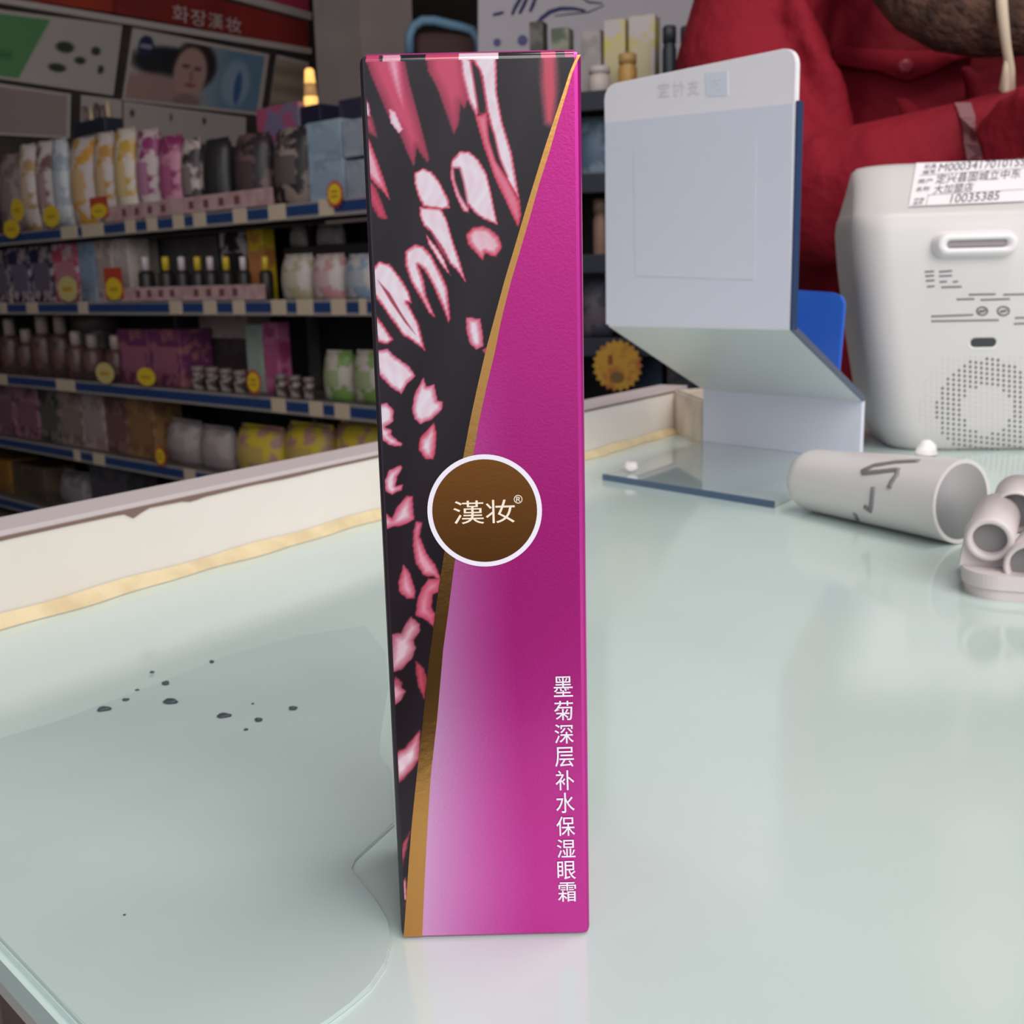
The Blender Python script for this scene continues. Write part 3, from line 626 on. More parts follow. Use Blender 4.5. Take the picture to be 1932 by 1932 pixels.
# printed specification block (codes left out): short illegible lines and two round marks
pv = [((1745, 513), (1762, 512)), ((1746, 521), (1762, 520)), ((1747, 530), (1763, 529)), ((1749, 541), (1763, 540)), ((1772, 513), (1796, 511)), ((1772, 521), (1796, 520)), ((1773, 532), (1786, 531)), ((1798, 532), (1807, 531)), ((1776, 542), (1814, 541)),
      ((1828, 556), (1878, 555)), ((1893, 556), (1940, 555)), ((1805, 565), (1838, 564)), ((1850, 566), (1905, 564)), ((1757, 597), (1836, 594)), ((1757, 606), (1884, 604)), ((1915, 600), (1940, 599)), ((1913, 611), (1940, 610))]
for a, b_ in pv: decal_line('print_line', TB, [a, b_], 0.0005, M_print, term, TINV, 0.0)
for cx_, r_ in ((1853, 10), (1893, 11)):
    pts = [(cx_+r_*math.cos(2*math.pi*k/16), 587+r_*0.75*math.sin(2*math.pi*k/16)) for k in range(17)]
    decal_line('round_mark', TB, pts, 0.0005, M_print, term, TINV, 0.0)
    decal_line('print_line', TB, [(cx_-6, 588), (cx_+6, 586)], 0.0007, M_print, term, TINV, 0.0)
# ------------------------------------------------------------------ white rolled tube with marker strokes
M_tube = mat('white_tube', (219, 212, 210), 0.32, spec=0.5)
tA = at_z(1512, 966); tB = at_z(1828, 1036); rA, rB = 0.0138, 0.0168
axA = np.array([tA[0]+0.003, tA[1]+rA*0.55, rA]); axB = np.array([tB[0], tB[1]+rB*0.55, rB]); ax = (axB-axA)/np.linalg.norm(axB-axA)
tube = thing('rolled_tube', 'long white plastic tube lying on its side with grey marker strokes', 'tube', (axA[0], axA[1], 0))
TO = np.array([axA[0], axA[1], 0])
pts = []; rr = []
for t, k in ((-0.0005, 0.62), (0.0, 0.78), (0.02, 0.90), (0.055, 0.98), (0.09, 1.0), (0.3, 1.0), (0.6, 1.0), (1.0, 1.0)):
    p = axA+(axB-axA)*t; r = (rA+(rB-rA)*max(t, 0)); pts.append(p-TO); rr.append(r*k)
for q, r in zip(pts, [rA+(rB-rA)*max(t, 0) for t in (0, 0, .02, .055, .09, .3, .6, 1.0)]): q[2] = r+0.0002
tube_o = sweep('tube_shell', pts, rr, M_tube, tube, seg=48, cap=False)
inner = sweep('tube_inside', [pts[-1]-ax*0.06, pts[-1]], [rB*0.80, rB*0.90], mat('tube_inside_grey', (150, 146, 146), 0.6), tube, seg=48, cap=True)
bm = bmesh.new()   # cut end ring
u_ = np.cross(ax, (0, 0, 1)); u_ /= np.linalg.norm(u_); v_ = np.cross(u_, ax)
ro = [bm.verts.new(tuple(pts[-1]+(u_*math.cos(a)+v_*math.sin(a))*rB)) for a in np.linspace(0, 2*math.pi, 48, endpoint=False)]
ri = [bm.verts.new(tuple(pts[-1]+(u_*math.cos(a)+v_*math.sin(a))*rB*0.9)) for a in np.linspace(0, 2*math.pi, 48, endpoint=False)]
for k in range(48): bm.faces.new((ro[k], ro[(k+1) % 48], ri[(k+1) % 48], ri[k]))
bm_obj('cut_rim', bm, M_tube, tube)
bpy.context.view_layer.update()
TT = bvh_of(tube_o); TTI = tube.matrix_world.inverted(); M_mark = mat('grey_marker', (128, 124, 124), 0.6)
for ln in ([(1735, 870), (1690, 872), (1650, 878), (1628, 888), (1630, 893), (1660, 890), (1694, 886), (1692, 896), (1682, 910), (1677, 921)], [(1648, 919), (1645, 945), (1642, 964), (1631, 955)], [(1613, 968), (1618, 980), (1623, 992)]):
    decal_line('marker_stroke', TT, ln, 0.0013, M_mark, tube, TTI, -0.0004)
# small white knob between the tube and the terminal
kp = at_y(1748, 845, 0.62)
lathe('cap', [(0.0, -0.0), (0.0045, 0.0), (0.006, 0.006), (0.0062, kp[2]-0.004), (0.0048, kp[2]+0.002), (0.002, kp[2]+0.0045)], mat('knob_white', (244, 238, 236), 0.35), tag(bpy.data.objects.new('cable_plug', None), 'small bright white plug standing between tube and terminal', 'plug'), (0, 0, 0), 16)
kn = bpy.data.objects['cable_plug']; COL.objects.link(kn); kn.location = (kp[0], kp[1], 0)
# ------------------------------------------------------------------ white rack with tube sockets at the right edge
RY = float(at_z(1822, 1118)[1])+0.004; rp = RY*1.03/FPX
def rk(x, y, Y=RY): return at_y(x, y, Y)
R0 = at_z(1822, 1118); M_rack = mat('rack_white', (214, 202, 200), 0.4)
rack = thing('socket_rack', 'small white plastic rack with round tube sockets on a rounded base', 'rack', (R0[0], RY, 0), -0.36)
RO_ = np.array([R0[0], RY, 0]); _c, _s = math.cos(0.36), math.sin(0.36)
def rl_(p): q = np.asarray(p)-RO_; return np.array([q[0]*_c-q[1]*_s, q[0]*_s+q[1]*_c, q[2]])
bw = 0.062; bd = 0.036
def base_pts(grow):
    pts = []
    for cx_, cy_, a0 in ((bw-0.012, bd-0.012, 0), (0.012, bd-0.012, 90), (0.012, 0.0, 180), (bw-0.012, 0.0, 270)):
        for k in range(13): a = math.radians(a0+7.5*k); pts.append((cx_+(0.012+grow)*math.cos(a), cy_+(0.012+grow)*math.sin(a)))
    return pts
prism('base_foot', base_pts(-0.001), 0.0, 0.0035, M_rack, rack, bev=0.0008)
prism('base_tray', base_pts(0.0), 0.0037, 0.0085, M_rack, rack, bev=0.0016)
c1_ = rl_(rk(1865, 1012)); c1_[1] = -0.0032; r1 = 43*rp
def ring_tube(name, c, r, rb, length, d, m, parent):
    d = np.asarray(d, float); d /= np.linalg.norm(d); u = np.cross(d, (0, 0, 1)); u /= np.linalg.norm(u); v = np.cross(u, d); n = 40
    vs = []; fs = []
    prof = [(rb, length*0.9), (rb, 0.001), (rb+0.0004, 0.0), (r-0.0006, 0.0), (r, 0.0008), (r, length), (rb, length)]
    for k in range(n):
        a = 2*math.pi*k/n
        for rad, s in prof: vs.append(tuple(np.asarray(c)+(u*math.cos(a)+v*math.sin(a))*rad+d*s))
    m_ = len(prof)
    for k in range(n):
        k2 = (k+1) % n
        for i in range(m_-1): fs.append((k*m_+i, k*m_+i+1, k2*m_+i+1, k2*m_+i))
    o = mesh_obj(name, vs, fs, m, parent, True)
    vs = [tuple(np.asarray(c)+(u*math.cos(2*math.pi*k/n)+v*math.sin(2*math.pi*k/n))*rb*0.995+d*0.0035) for k in range(n)]
    mesh_obj('bore', vs, [tuple(range(n))], mat('bore_grey', (132, 126, 126), 0.6), o)
    return o
ring_tube('tube_socket', c1_, r1, 30*rp, 0.030, (0.12, 0.95, 0.10), M_rack, rack)
# upright web that carries the socket: wider at the foot
wx0 = c1_[0]-r1*1.12; wx1 = c1_[0]+r1*1.8
web = [(wx0, 0.0, 0.008), (wx1+0.01, 0.0, 0.008), (c1_[0]+r1*1.0, 0.0, c1_[2]-r1*0.2)]
for k in range(9): a = math.radians(-10+200*k/8); web.append((c1_[0]+r1*math.cos(a), 0.0, c1_[2]+r1*math.sin(a)))
web = [(x, 0.0012, z) for x, _, z in web]
slab('upright_web', web, (0, 1, 0), 0.004, M_rack, rack)
ring_tube('tube_socket', rl_(rk(1944, 1072, RY-0.016)), 47*rp, 37*rp, 0.030, (0.2, 0.9, 0.05), M_rack, rack)
ring_tube('tube_socket', rl_(rk(1915, 968, RY+0.014)), 44*rp, 36*rp, 0.022, (0.1, 0.95, 0.1), M_rack, rack)

# ------------------------------------------------------------------ gondola shelving behind the counter
GD = np.array([-0.737, 0.675, 0.0]); GP = at_y(400, 560, 3.6); GN = np.array([-0.675, -0.737, 0.0])   # GN points to the viewer
if GN@(CP-GP) < 0: GN = -GN
def gon(x, y, back=0.0): return at_pl(x, y, GP-GN*back, GD)
GA = gon(-160, 560); GB = gon(760, 560)
SH_Z = [float(gon(400, y)[2]) for y in (403, 570, 742, 893)]; SH_Z.append(SH_Z[3]-0.27)
GDEP = 0.36; RAILH = 0.042
def gl(p): return np.asarray(p)-np.array([GA[0], GA[1], 0])
def glen(p): return float((np.asarray(p)-GA)[:2]@(-GD[:2]))      # metres along the unit from its left end
ang = math.atan2(-GD[1], -GD[0])
unit = thing('shelving_unit', 'long dark shelving unit with five product shelves behind the counter', 'shelving', (GA[0], GA[1], 0), ang)
LEN = glen(GB)
M_metal = mat('shelf_grey', (108, 102, 100), 0.5, noise=(8, (94, 88, 86), 0.4, 0.6)); M_rail = mat('rail_grey', (150, 142, 140), 0.45)
M_blue = mat('rail_blue', (34, 62, 112), 0.4); M_card = mat('price_card', (204, 184, 160), 0.6); M_dark = mat('back_panel_dark', (38, 34, 36), 0.8)
# local frame of the unit: x along the front (left to right), y into the unit, z up
box('back_panel', 0, LEN, GDEP, GDEP+0.02, FLOOR+0.05, SH_Z[0]-0.03, M_dark, unit)
for k in range(5): box('upright', LEN*k/4-0.015, LEN*k/4+0.015, GDEP-0.03, GDEP-0.001, FLOOR, SH_Z[0]-0.03, M_metal, unit)
CARDS = [[(120,150),(160,200),(243,261),(284,303),(334,354),(373,396),(449,474),(516,548),(612,640)],
         [(5,18),(57,77),(155,172),(328,351),(392,416),(448,470),(521,548),(569,599),(634,661),(687,700)],
         [(5,23),(116,150),(520,546),(591,616),(639,667)], [(151,162),(187,207),(356,376)], []]
for k, z in enumerate(SH_Z):
    sh = box('shelf_board', 0, LEN, 0.002, GDEP-0.001, z-0.02, z-0.0005, M_metal, unit)
    rl = box('price_rail', 0, LEN, -0.012, 0.0015, z-RAILH, z+0.004, M_rail, sh, bev=0.002)
    box('blue_insert', 0.002, LEN-0.002, -0.0145, -0.0122, z-RAILH*0.72, z-0.003, M_blue, sh)
    for a, b in CARDS[k]:
        yy = (403, 570, 742, 893, 960)[k]; p0, p1 = glen(gon(a, yy)), glen(gon(b, yy))
        if p1 > LEN: continue
        box('price_card', p0, p1, -0.0175, -0.0147, z-RAILH*0.92, z+0.006, M_card, sh)
# promotional paper strips along two rails
for k, (a, b, hh) in enumerate(((208, 528, 0.055), (240, 512, 0.052))):
    z = SH_Z[k]; p0, p1 = glen(gon(a, (403, 570)[k])), glen(gon(b, (403, 570)[k]))
    pr = box('promo_strip', p0, p1, -0.0195, -0.0178, z+0.0065, z+hh, mat('promo_pink', (192, 158, 156), 0.6, noise=(30, (178, 140, 140), 0.45, 0.6)), unit)
    for j in range(9):
        xx = p0+(p1-p0)*(0.12+0.085*j)
        if j == 4: continue
        box('promo_mark', xx, xx+0.028, -0.0201, -0.0197, z+0.018, z+0.042, mat('promo_ink', (118, 70, 76), 0.6), pr)

# ---- goods
def mpack(base, acc=None, sc_=18, lo_=0.48, hi_=0.56, rough=0.45):
    return mat('pack_%d_%d_%d_%s_%d' % (*base, 'x' if acc is None else '%d_%d_%d' % acc, int(sc_)), base, rough, noise=None if acc is None else (sc_, acc, lo_, hi_))
def pouch(name, w, d, h, m, parent):
    vs = []; fs = []; nx, nz = 8, 8
    for side in (-1, 1):
        for j in range(nz+1):
            for i in range(nx+1):
                u = i/nx; v = j/nz; bul = (math.sin(math.pi*min(max(u, 0.02), 0.98))**0.45)*(0.35+0.65*math.sin(math.pi*min(0.10+v*0.88, 0.985))**0.5)
                vs.append((w*(u-0.5)*(1-0.06*v*v), side*d/2*bul+0.0, h*v*(1-0.02*math.cos(6*u))))
    o_ = (nx+1)*(nz+1)
    for s_ in (0, 1):
        for j in range(nz):
            for i in range(nx):
                a = s_*o_+j*(nx+1)+i; q = (a, a+1, a+nx+2, a+nx+1); fs.append(q if s_ == 0 else q[::-1])
    edge = [i for i in range(nx+1)]+[j*(nx+1)+nx for j in range(1, nz+1)]+[nz*(nx+1)+i for i in range(nx-1, -1, -1)]+[j*(nx+1) for j in range(nz-1, 0, -1)]
    for a, b in zip(edge, edge[1:]+edge[:1]): fs.append((b, a, a+o_, b+o_))
    return mesh_obj(name, vs, fs, m, parent, True)
def pouch_patch(w, d, h, m, parent):
    vs = []; fs = []
    for j in range(5):
        for i in range(6):
            u = 0.22+0.56*i/5; v = 0.30+0.36*j/4; bul = (math.sin(math.pi*u)**0.45)*(0.35+0.65*math.sin(math.pi*min(0.10+v*0.88, 0.985))**0.5)
            vs.append((w*(u-0.5)*(1-0.06*v*v), -d/2*bul-0.0012, h*v))
    for j in range(4):
        for i in range(5): a = j*6+i; fs.append((a, a+1, a+7, a+6))
    return mesh_obj('front_print', vs, fs, m, parent, True)
def good(kind, x0, x1, yt, sh, base, acc, label, cat, group, back=0.05, zb=None, sc_=18, name=None, panel=None, dep=None):
    """stand one item on shelf sh: pixel span x0..x1 and pixel top yt say how wide and tall"""
    yb = {0: 403, 1: 570, 2: 742, 3: 893, 4: 960}[sh]
    z0 = SH_Z[sh] if zb is None else zb
    xm = 0.5*(x0+x1); pm = gon(xm, yb, back); w_ = abs(glen(gon(x1, yb, back))-glen(gon(x0, yb, back)))*(0.94 if kind == 'pouch' else 0.985)
    h = float(gon(xm, yt, back)[2])-z0
    if sh: h = min(h, SH_Z[sh-1]-RAILH-0.006-z0)
    h = max(0.02, h); d = dep or min(0.5*w_+0.03, 0.14)
    nm = name or {'pouch': 'soft_pack', 'carton': 'product_carton', 'bottle': 'product_bottle', 'jar': 'product_jar'}[kind]
    t = thing(nm, label, cat, (pm[0]-GN[0]*d/2, pm[1]-GN[1]*d/2, z0+0.0002), ang, group)
    m = mpack(base, acc, sc_)
    if panel is None and acc is None and sum(base) < 200: panel = base
    pc_ = panel or tuple(int(0.5*a+0.5*b) for a, b in zip(base, acc or (230, 220, 216)))
    if kind == 'pouch':
        pouch('pack_body', w_, d, h, m, t)
        box('top_seal', -w_*0.46, w_*0.46, -0.0015, 0.0015, h*0.985, h+0.008, m, t)
        pouch_patch(w_, d, h, mpack(pc_), t)
    elif kind == 'carton':
        box('carton_body', -w_/2, w_/2, -d/2, d/2, 0, h, m, t, bev=min(0.003, w_*0.06))
        box('front_print', -w_*0.38, w_*0.38, -d/2-0.0010, -d/2+0.0005, h*0.22, h*0.70, mpack(pc_), t)
    elif kind in ('bottle', 'jar'):
        r = w_*0.36; nk = 0.42 if kind == 'bottle' else 0.85; sh_ = 0.70 if kind == 'bottle' else 0.74
        lathe('bottle_body', [(r*0.9, 0), (r, h*0.03), (r, h*sh_*0.86), (r*0.8, h*sh_*0.97), (r*nk, h*sh_)], m, t, seg=16)
        lathe('cap', [(r*nk*1.15, h*sh_), (r*nk*1.15, h*0.97), (r*nk*0.9, h)], mpack(panel or (230, 224, 222)), t, seg=14)
    return t
W_ = (206, 190, 188)
G1 = 'packs on the top shelf'
for a in [(-16, 29, 290, (150,130,128), (120,96,98), 'dull pink-grey soft pack at the left end of the top shelf'),
          (31, 60, 272, W_, (176,140,96), 'white soft pack with gold blotches, second along the top shelf'),
          (61, 95, 266, W_, (124,88,84), 'white soft pack with brown print behind the yellow oval price tag'),
          (96, 121, 262, (196,196,200), (150,160,172), 'slim bluish white soft pack beside the orange edged pack on the top shelf'),
          (122, 169, 260, W_, (206,150,60), 'white soft pack with an orange edge above the red price card'),
          (171, 207, 250, W_, (190,140,70), 'cream soft pack with amber print, right of the orange edged pack'),
          (209, 247, 242, (214,200,186), (200,160,70), 'tall cream soft pack with yellow swirls on the top shelf'),
          (249, 290, 244, (206,186,186), (150,60,110), 'pale soft pack with a purple stripe on the top shelf'),
          (292, 334, 256, (196,130,152), (140,50,96), 'pink soft pack with magenta print on the top shelf'),
          (336, 370, 262, (60,50,52), (196,176,172), 'black and white soft pack right of the pink pack on the top shelf'),
          (373, 420, 262, (42,38,42), None, 'plain black soft pack in the middle of the black row on the top shelf'),
          (428, 492, 252, (48,40,44), (110,84,84), 'wide black soft pack with a reddish left edge on the top shelf'),
          (500, 574, 240, (46,40,42), (150,132,124), 'largest black soft pack, beside the light blue packs')]:
    good('pouch', a[0], a[1], a[2], 0, a[3], a[4], a[5], 'soft pack', G1, back=0.05+0.03*random.random(), sc_=22)
zlow = SH_Z[0]; zmid = float(gon(640, 302, 0.03)[2])
for x0, x1, yt, zb, lb in ((586, 652, 302, None, 'light blue soft pack, lower left of the stacked four'), (655, 712, 300, None, 'grey blue soft pack, lower right of the stacked four'),
                           (586, 650, 226, 1, 'light blue soft pack with a shiny top, upper left of the stacked four'), (653, 710, 222, 1, 'grey blue soft pack, upper right of the stacked four')):
    good('carton', x0, x1, yt, 0, (150,168,184) if x0 < 600 else (156,160,172), (132,150,166) if x0 < 600 else (140,146,160), lb, 'soft pack', 'stacked light blue packs', back=0.03, zb=None if zb is None else zmid+0.003, name='wipes_pack', dep=0.12)
G2 = 'goods on the second shelf'
for k, (x0, x1, yt, b, a, lb) in enumerate([(-20, 22, 445, (40,40,70), (170,150,150), 'navy carton with pale ovals at the left end of the second shelf'),
        (24, 62, 442, (36,36,76), (176,156,156), 'navy carton with two pale ovals under the tall yellow tag'), (64, 103, 438, (34,34,66), (170,150,152), 'navy carton with pale ovals beside the red and white carton'),
        (106, 152, 436, (176,70,86), (196,170,180), 'red and white carton on the second shelf above the hanging white tag'), (155, 184, 434, (116,140,166), (150,160,176), 'light blue carton on the second shelf'),
        (187, 218, 430, (186,170,166), (150,130,124), 'pale carton with brown spots right of the light blue carton'), (220, 250, 424, (196,182,176), (176,160,156), 'tall whitish carton at the end of the pale cartons on the second shelf'),
        (252, 284, 428, (150,140,132), (130,120,114), 'taupe carton standing back on the second shelf')]):
    good('carton', x0, x1, yt, 1, b, a, lb, 'carton', G2, back=0.05 if k < 7 else 0.13, sc_=26, dep=None if k < 7 else 0.05)
for x0, x1, lb in ((288, 350, 'dim grey carton standing far back, left one of the pair'), (352, 416, 'dim grey carton standing far back, right one of the pair')):
    good('carton', x0, x1, 432, 1, (92,86,82), (80,74,70), lb, 'carton', G2, back=0.2, dep=0.10)
good('carton', 422, 470, 424, 1, (30,26,28), (206,186,190), 'black carton with white panda-like spots on the second shelf', 'carton', G2, back=0.16, sc_=14, panel=(40, 34, 36), dep=0.08)
good('carton', 473, 502, 417, 1, (206,176,40), (190,120,60), 'narrow yellow carton on the second shelf', 'carton', G2, back=0.12, panel=(200, 130, 80), dep=0.05)
for k, xx in enumerate((264, 302, 332, 362, 386, 416, 448, 490)):
    yel = k in (1, 3, 5, 7)
    good('bottle', xx-11, xx+11, 484, 1, (40,34,34), None, ('black bottle with a yellow cap behind the pink strip, %s' if yel else 'black bottle with a white cap behind the pink strip, %s') % ('first from left', 'first from left', 'second from left', 'second from left', 'third from left', 'third from left', 'rightmost', 'rightmost')[k], 'bottle', 'small black bottles behind the pink strip', back=0.025, panel=(214, 182, 50) if yel else (214, 196, 200))
for x0, x1, lb, b, a in ((516, 572, 'whitish patterned soft pack, left of three at the right end of the second shelf', (190,178,172), (160,150,120)), (574, 632, 'whitish patterned soft pack with a red mark, middle of three', (194,182,178), (180,130,130)), (634, 700, 'whitish patterned soft pack with blue print, right of three beside the carton', (186,178,176), (130,146,166))):
    good('pouch', x0, x1, 484, 1, b, a, lb, 'soft pack', G2, back=0.03, sc_=24)
zz = float(gon(610, 480, 0.16)[2])
good('carton', 536, 700, 462, 1, (56,50,50), None, 'long dark carton behind the three whitish packs', 'carton', G2, back=0.20, dep=0.10, panel=(50, 45, 46))
ztop = float(gon(618, 462, 0.20)[2])+0.002
good('pouch', 546, 574, 420, 1, (190,172,166), (150,130,120), 'small pale pack lying on the long dark carton, left one', 'soft pack', G2, back=0.22, zb=ztop, dep=0.05)
good('pouch', 592, 642, 420, 1, (180,168,168), (160,148,148), 'larger pale pack resting on the long dark carton', 'soft pack', G2, back=0.22, zb=ztop, dep=0.06)
G3 = 'goods on the third shelf'
for k, (xx, wv, yt, lb) in enumerate([(10, 26, 602, 'leftmost brown bottle on the third shelf'), (40, 26, 622, 'short brown bottle second from left on the third shelf'), (70, 30, 566, 'tall brown bottle with a pale cap near the left of the third shelf'),
        (104, 30, 572, 'tall brown bottle beside the brown hat-shaped tin'), (132, 28, 626, 'small dark brown bottle in front of the brown tin, left one'), (162, 30, 632, 'small dark brown bottle in front of the brown tin, right one'), (206, 30, 634, 'brown bottle just left of the purple carton')]):
    good('bottle', xx-wv/2, xx+wv/2, yt, 2, (96,66,60), (60,44,44), lb, 'bottle', G3, back=0.04+0.02*(k % 2), sc_=40, panel=(170, 150, 142))
good('jar', 138, 198, 580, 2, (96,80,78), (80,64,62), 'wide brown round tin standing behind the small bottles', 'tin', G3, back=0.18, panel=(104, 88, 86), name='round_tin')
for x0, x1, lb in ((230, 286, 'purple and pink carton, left one of the pair'), (288, 346, 'purple and pink carton with an orange mark, right one of the pair')):
    good('carton', x0, x1, 622, 2, (104,48,88), (150,92,98), lb, 'carton', G3, back=0.06, sc_=26, panel=(150, 90, 110))
for k, xx in enumerate(range(362, 590, 26)):
    if 455 < xx < 500: continue
    good('jar', xx-10, xx+10, 692+int((xx-360)*0.10), 2, (60,50,48), (150,134,128), 'tiny dark jar with a pale lid in a row, number %s' % ('one from left', 'two from left', 'three from left', 'four from left', 'five from left', 'six from left', 'seven from left', 'eight from left', 'nine from left')[k], 'jar', 'row of tiny jars on the third shelf', back=0.03, sc_=60, panel=(130, 114, 110))
good('carton', 470, 500, 612, 2, (152,164,152), (140,150,142), 'pale mint carton beside the pink one on the third shelf', 'carton', G3, back=0.10, dep=0.05)
good('carton', 502, 530, 608, 2, (186,104,140), (150,60,100), 'pink carton beside the pale mint one on the third shelf', 'carton', G3, back=0.10, dep=0.05)
good('carton', 382, 476, 640, 2, (70,60,60), (54,46,48), 'dark carton stood far back under the white box', 'carton', G3, back=0.20, dep=0.1, panel=(60, 50, 52))
good('carton', 384, 474, 580, 2, (176,154,146), (160,138,132), 'long whitish box on top of the dark carton', 'carton', G3, back=0.20, dep=0.1, zb=float(gon(430, 640, 0.20)[2])+0.002)
for x0, x1, lb in ((596, 648, 'white soft pack with green edge, left one of the pair'), (650, 710, 'white soft pack with green edge, right one of the pair')):
    good('pouch', x0, x1, 668, 2, (184,172,164), (110,140,70), lb, 'soft pack', G3, back=0.04, sc_=20)
G4 = 'goods on the fourth shelf'
for x0, x1, yt, b, a, lb in ((-10, 40, 700, (150,110,116), (96,60,80), 'pink and plum carton at the left end of the fourth shelf'), (42, 84, 706, (160,112,120), (100,66,84), 'pink and plum carton, second from left on the fourth shelf'),
        (86, 122, 735, (56,56,50), (120,110,106), 'dark green carton on the fourth shelf'), (124, 166, 742, (160,136,130), (120,100,84), 'beige carton on the fourth shelf'), (168, 206, 738, (170,150,148), (150,120,120), 'pale carton with a greyish front beside the beige carton'),
        (208, 248, 752, (100,62,64), (130,96,92), 'dull red carton on the fourth shelf'), (250, 298, 748, (150,112,72), (120,84,60), 'tan carton with a pink base on the fourth shelf')):
    good('carton', x0, x1, yt, 3, b, a, lb, 'carton', G4, back=0.05, sc_=24)
for x0, x1, yt, lb in ((300, 360, 800, 'grey-white soft pack right of the tan carton'), (362, 420, 812, 'grey-white soft pack next to the yellow packs')):
    good('pouch', x0, x1, yt, 3, (160,146,144), (136,122,124), lb, 'soft pack', G4, back=0.03)
for x0, x1, yt, lb in ((424, 512, 812, 'yellow spotted pack, left of three behind the counter rim'), (514, 604, 808, 'yellow spotted pack, middle of three behind the counter rim'), (606, 712, 806, 'yellow spotted pack, right of three beside the carton')):
    good('pouch', x0, x1, yt, 3, (206,180,52), (176,130,120), lb, 'soft pack', 'yellow spotted packs', back=0.03, sc_=16, panel=(190, 160, 90))
G5 = 'goods on the lowest shelf'
for kind, x0, x1, yt, b, a, lb in (('carton', -30, 26, 866, (150,104,40), (120,84,40), 'brown-yellow carton at the left end of the lowest shelf'), ('carton', 30, 90, 880, (92,76,60), (70,60,52), 'dark brown carton on the lowest shelf'),
        ('pouch', 94, 170, 900, (120,112,112), (150,142,142), 'crinkled grey plastic pack on the lowest shelf'), ('carton', 174, 240, 880, (66,64,70), (90,80,86), 'slate carton on the lowest shelf right of the grey pack')):
    good(kind, x0, x1, yt, 4, b, a, lb, 'carton' if kind == 'carton' else 'soft pack', G5, back=0.06)

# ---- price tags clipped to the rails
def star(name, r_out, r_in, n, th, m, parent, y, cz=0.0):
    vs = []
    for s_ in (0, th):
        for k in range(2*n):
            a = math.pi*k/n; r = r_out if k % 2 == 0 else r_in; vs.append((r*math.cos(a), y-s_, cz+r*math.sin(a)))
    N_ = 2*n; fs = [tuple(range(N_)), tuple(range(N_, 2*N_))[::-1]]+[(k, (k+1) % N_, N_+(k+1) % N_, N_+k) for k in range(N_)]
    return mesh_obj(name, vs, fs, m, parent)
def oval(name, rx, rz, th, m, parent, y, cz=0.0, n=28):
    vs = [(rx*math.cos(2*math.pi*k/n), y-s_, cz+rz*math.sin(2*math.pi*k/n)) for s_ in (0, th) for k in range(n)]
    return mesh_obj(name, vs, [tuple(range(n)), tuple(range(n, 2*n))[::-1]]+[(k, (k+1) % n, n+(k+1) % n, n+k) for k in range(n)], m, parent)
M_yel = mat('tag_yellow', (226, 190, 44), 0.5); M_tred = mat('tag_red', (186, 66, 44), 0.5); M_pale = mat('tag_pale', (206, 186, 120), 0.5)
def tagat(x, y, label, kind, rx, rz):
    p = gon(x, y, -0.024); s_ = np.linalg.norm(gon(x+10, y, -0.024)-p)/10; s2 = abs(gon(x, y+10, -0.024)[2]-p[2])/10
    t = thing('price_tag', label, 'price tag', tuple(p), ang, 'price tags on the shelf rails')
    if kind == 'star':
        star('burst', rx*s2*1.05, rx*s2*0.78, 14, 0.0012, M_tred, t, 0.0); oval('tag_disc', rx*s2*0.72, rz*s2*0.72, 0.001, M_yel, t, -0.0013)
        for j in range(2): box('price_mark', -rx*s2*0.36, rx*s2*0.36, -0.0032, -0.0024, (0.1-0.35*j)*rz*s2, (0.25-0.35*j)*rz*s2, mat('price_ink', (176, 120, 40), 0.6), t)
    else:
        oval('tag_disc', rx*s_, rz*s2, 0.0014, M_pale if kind == 'pale' else M_yel, t, 0.0)
        box('price_mark', -rx*s_*0.5, rx*s_*0.5, -0.0022, -0.0015, -rz*s2*0.2, rz*s2*0.15, mat('price_ink2', (190, 150, 40), 0.6), t)
        if kind == 'redback': box('red_backing', -rx*s_*1.15, rx*s_*1.1, 0.0008, 0.0020, -rz*s2*0.9, rz*s2*1.9, M_tred, t)
    box('clip', -0.004, 0.004, 0.0004, 0.0075, -0.01, 0.01, M_card, t)
tagat(33, 396, 'tall yellow oval price tag at the left end of the top shelf rail', 'oval', 12, 22)
tagat(22, 432, 'yellow oval price tag hanging lowest at the left end of the top shelf', 'oval', 15, 18)
tagat(97, 408, 'round yellow price tag on the top rail right of the tall oval one', 'oval', 15, 21)
tagat(187, 398, 'yellow price tag on a red backing card on the top rail', 'redback', 15, 14)
tagat(632, 366, 'red and yellow starburst price tag below the light blue packs', 'star', 27, 27)
tagat(215, 545, 'yellow price tag with red backing on the second rail', 'redback', 15, 21)
tagat(128, 545, 'long white hanging tag on the second rail below the red carton', 'pale', 18, 24)
tagat(198, 704, 'pale yellow price tag on the third rail', 'pale', 17, 20)
tagat(276, 711, 'bright yellow price tag on the third rail', 'oval', 17, 17)
tagat(479, 721, 'red and yellow starburst price tag in the middle of the third rail', 'star', 25, 25)
tagat(303, 861, 'small starburst price tag on the fourth rail', 'star', 20, 20)
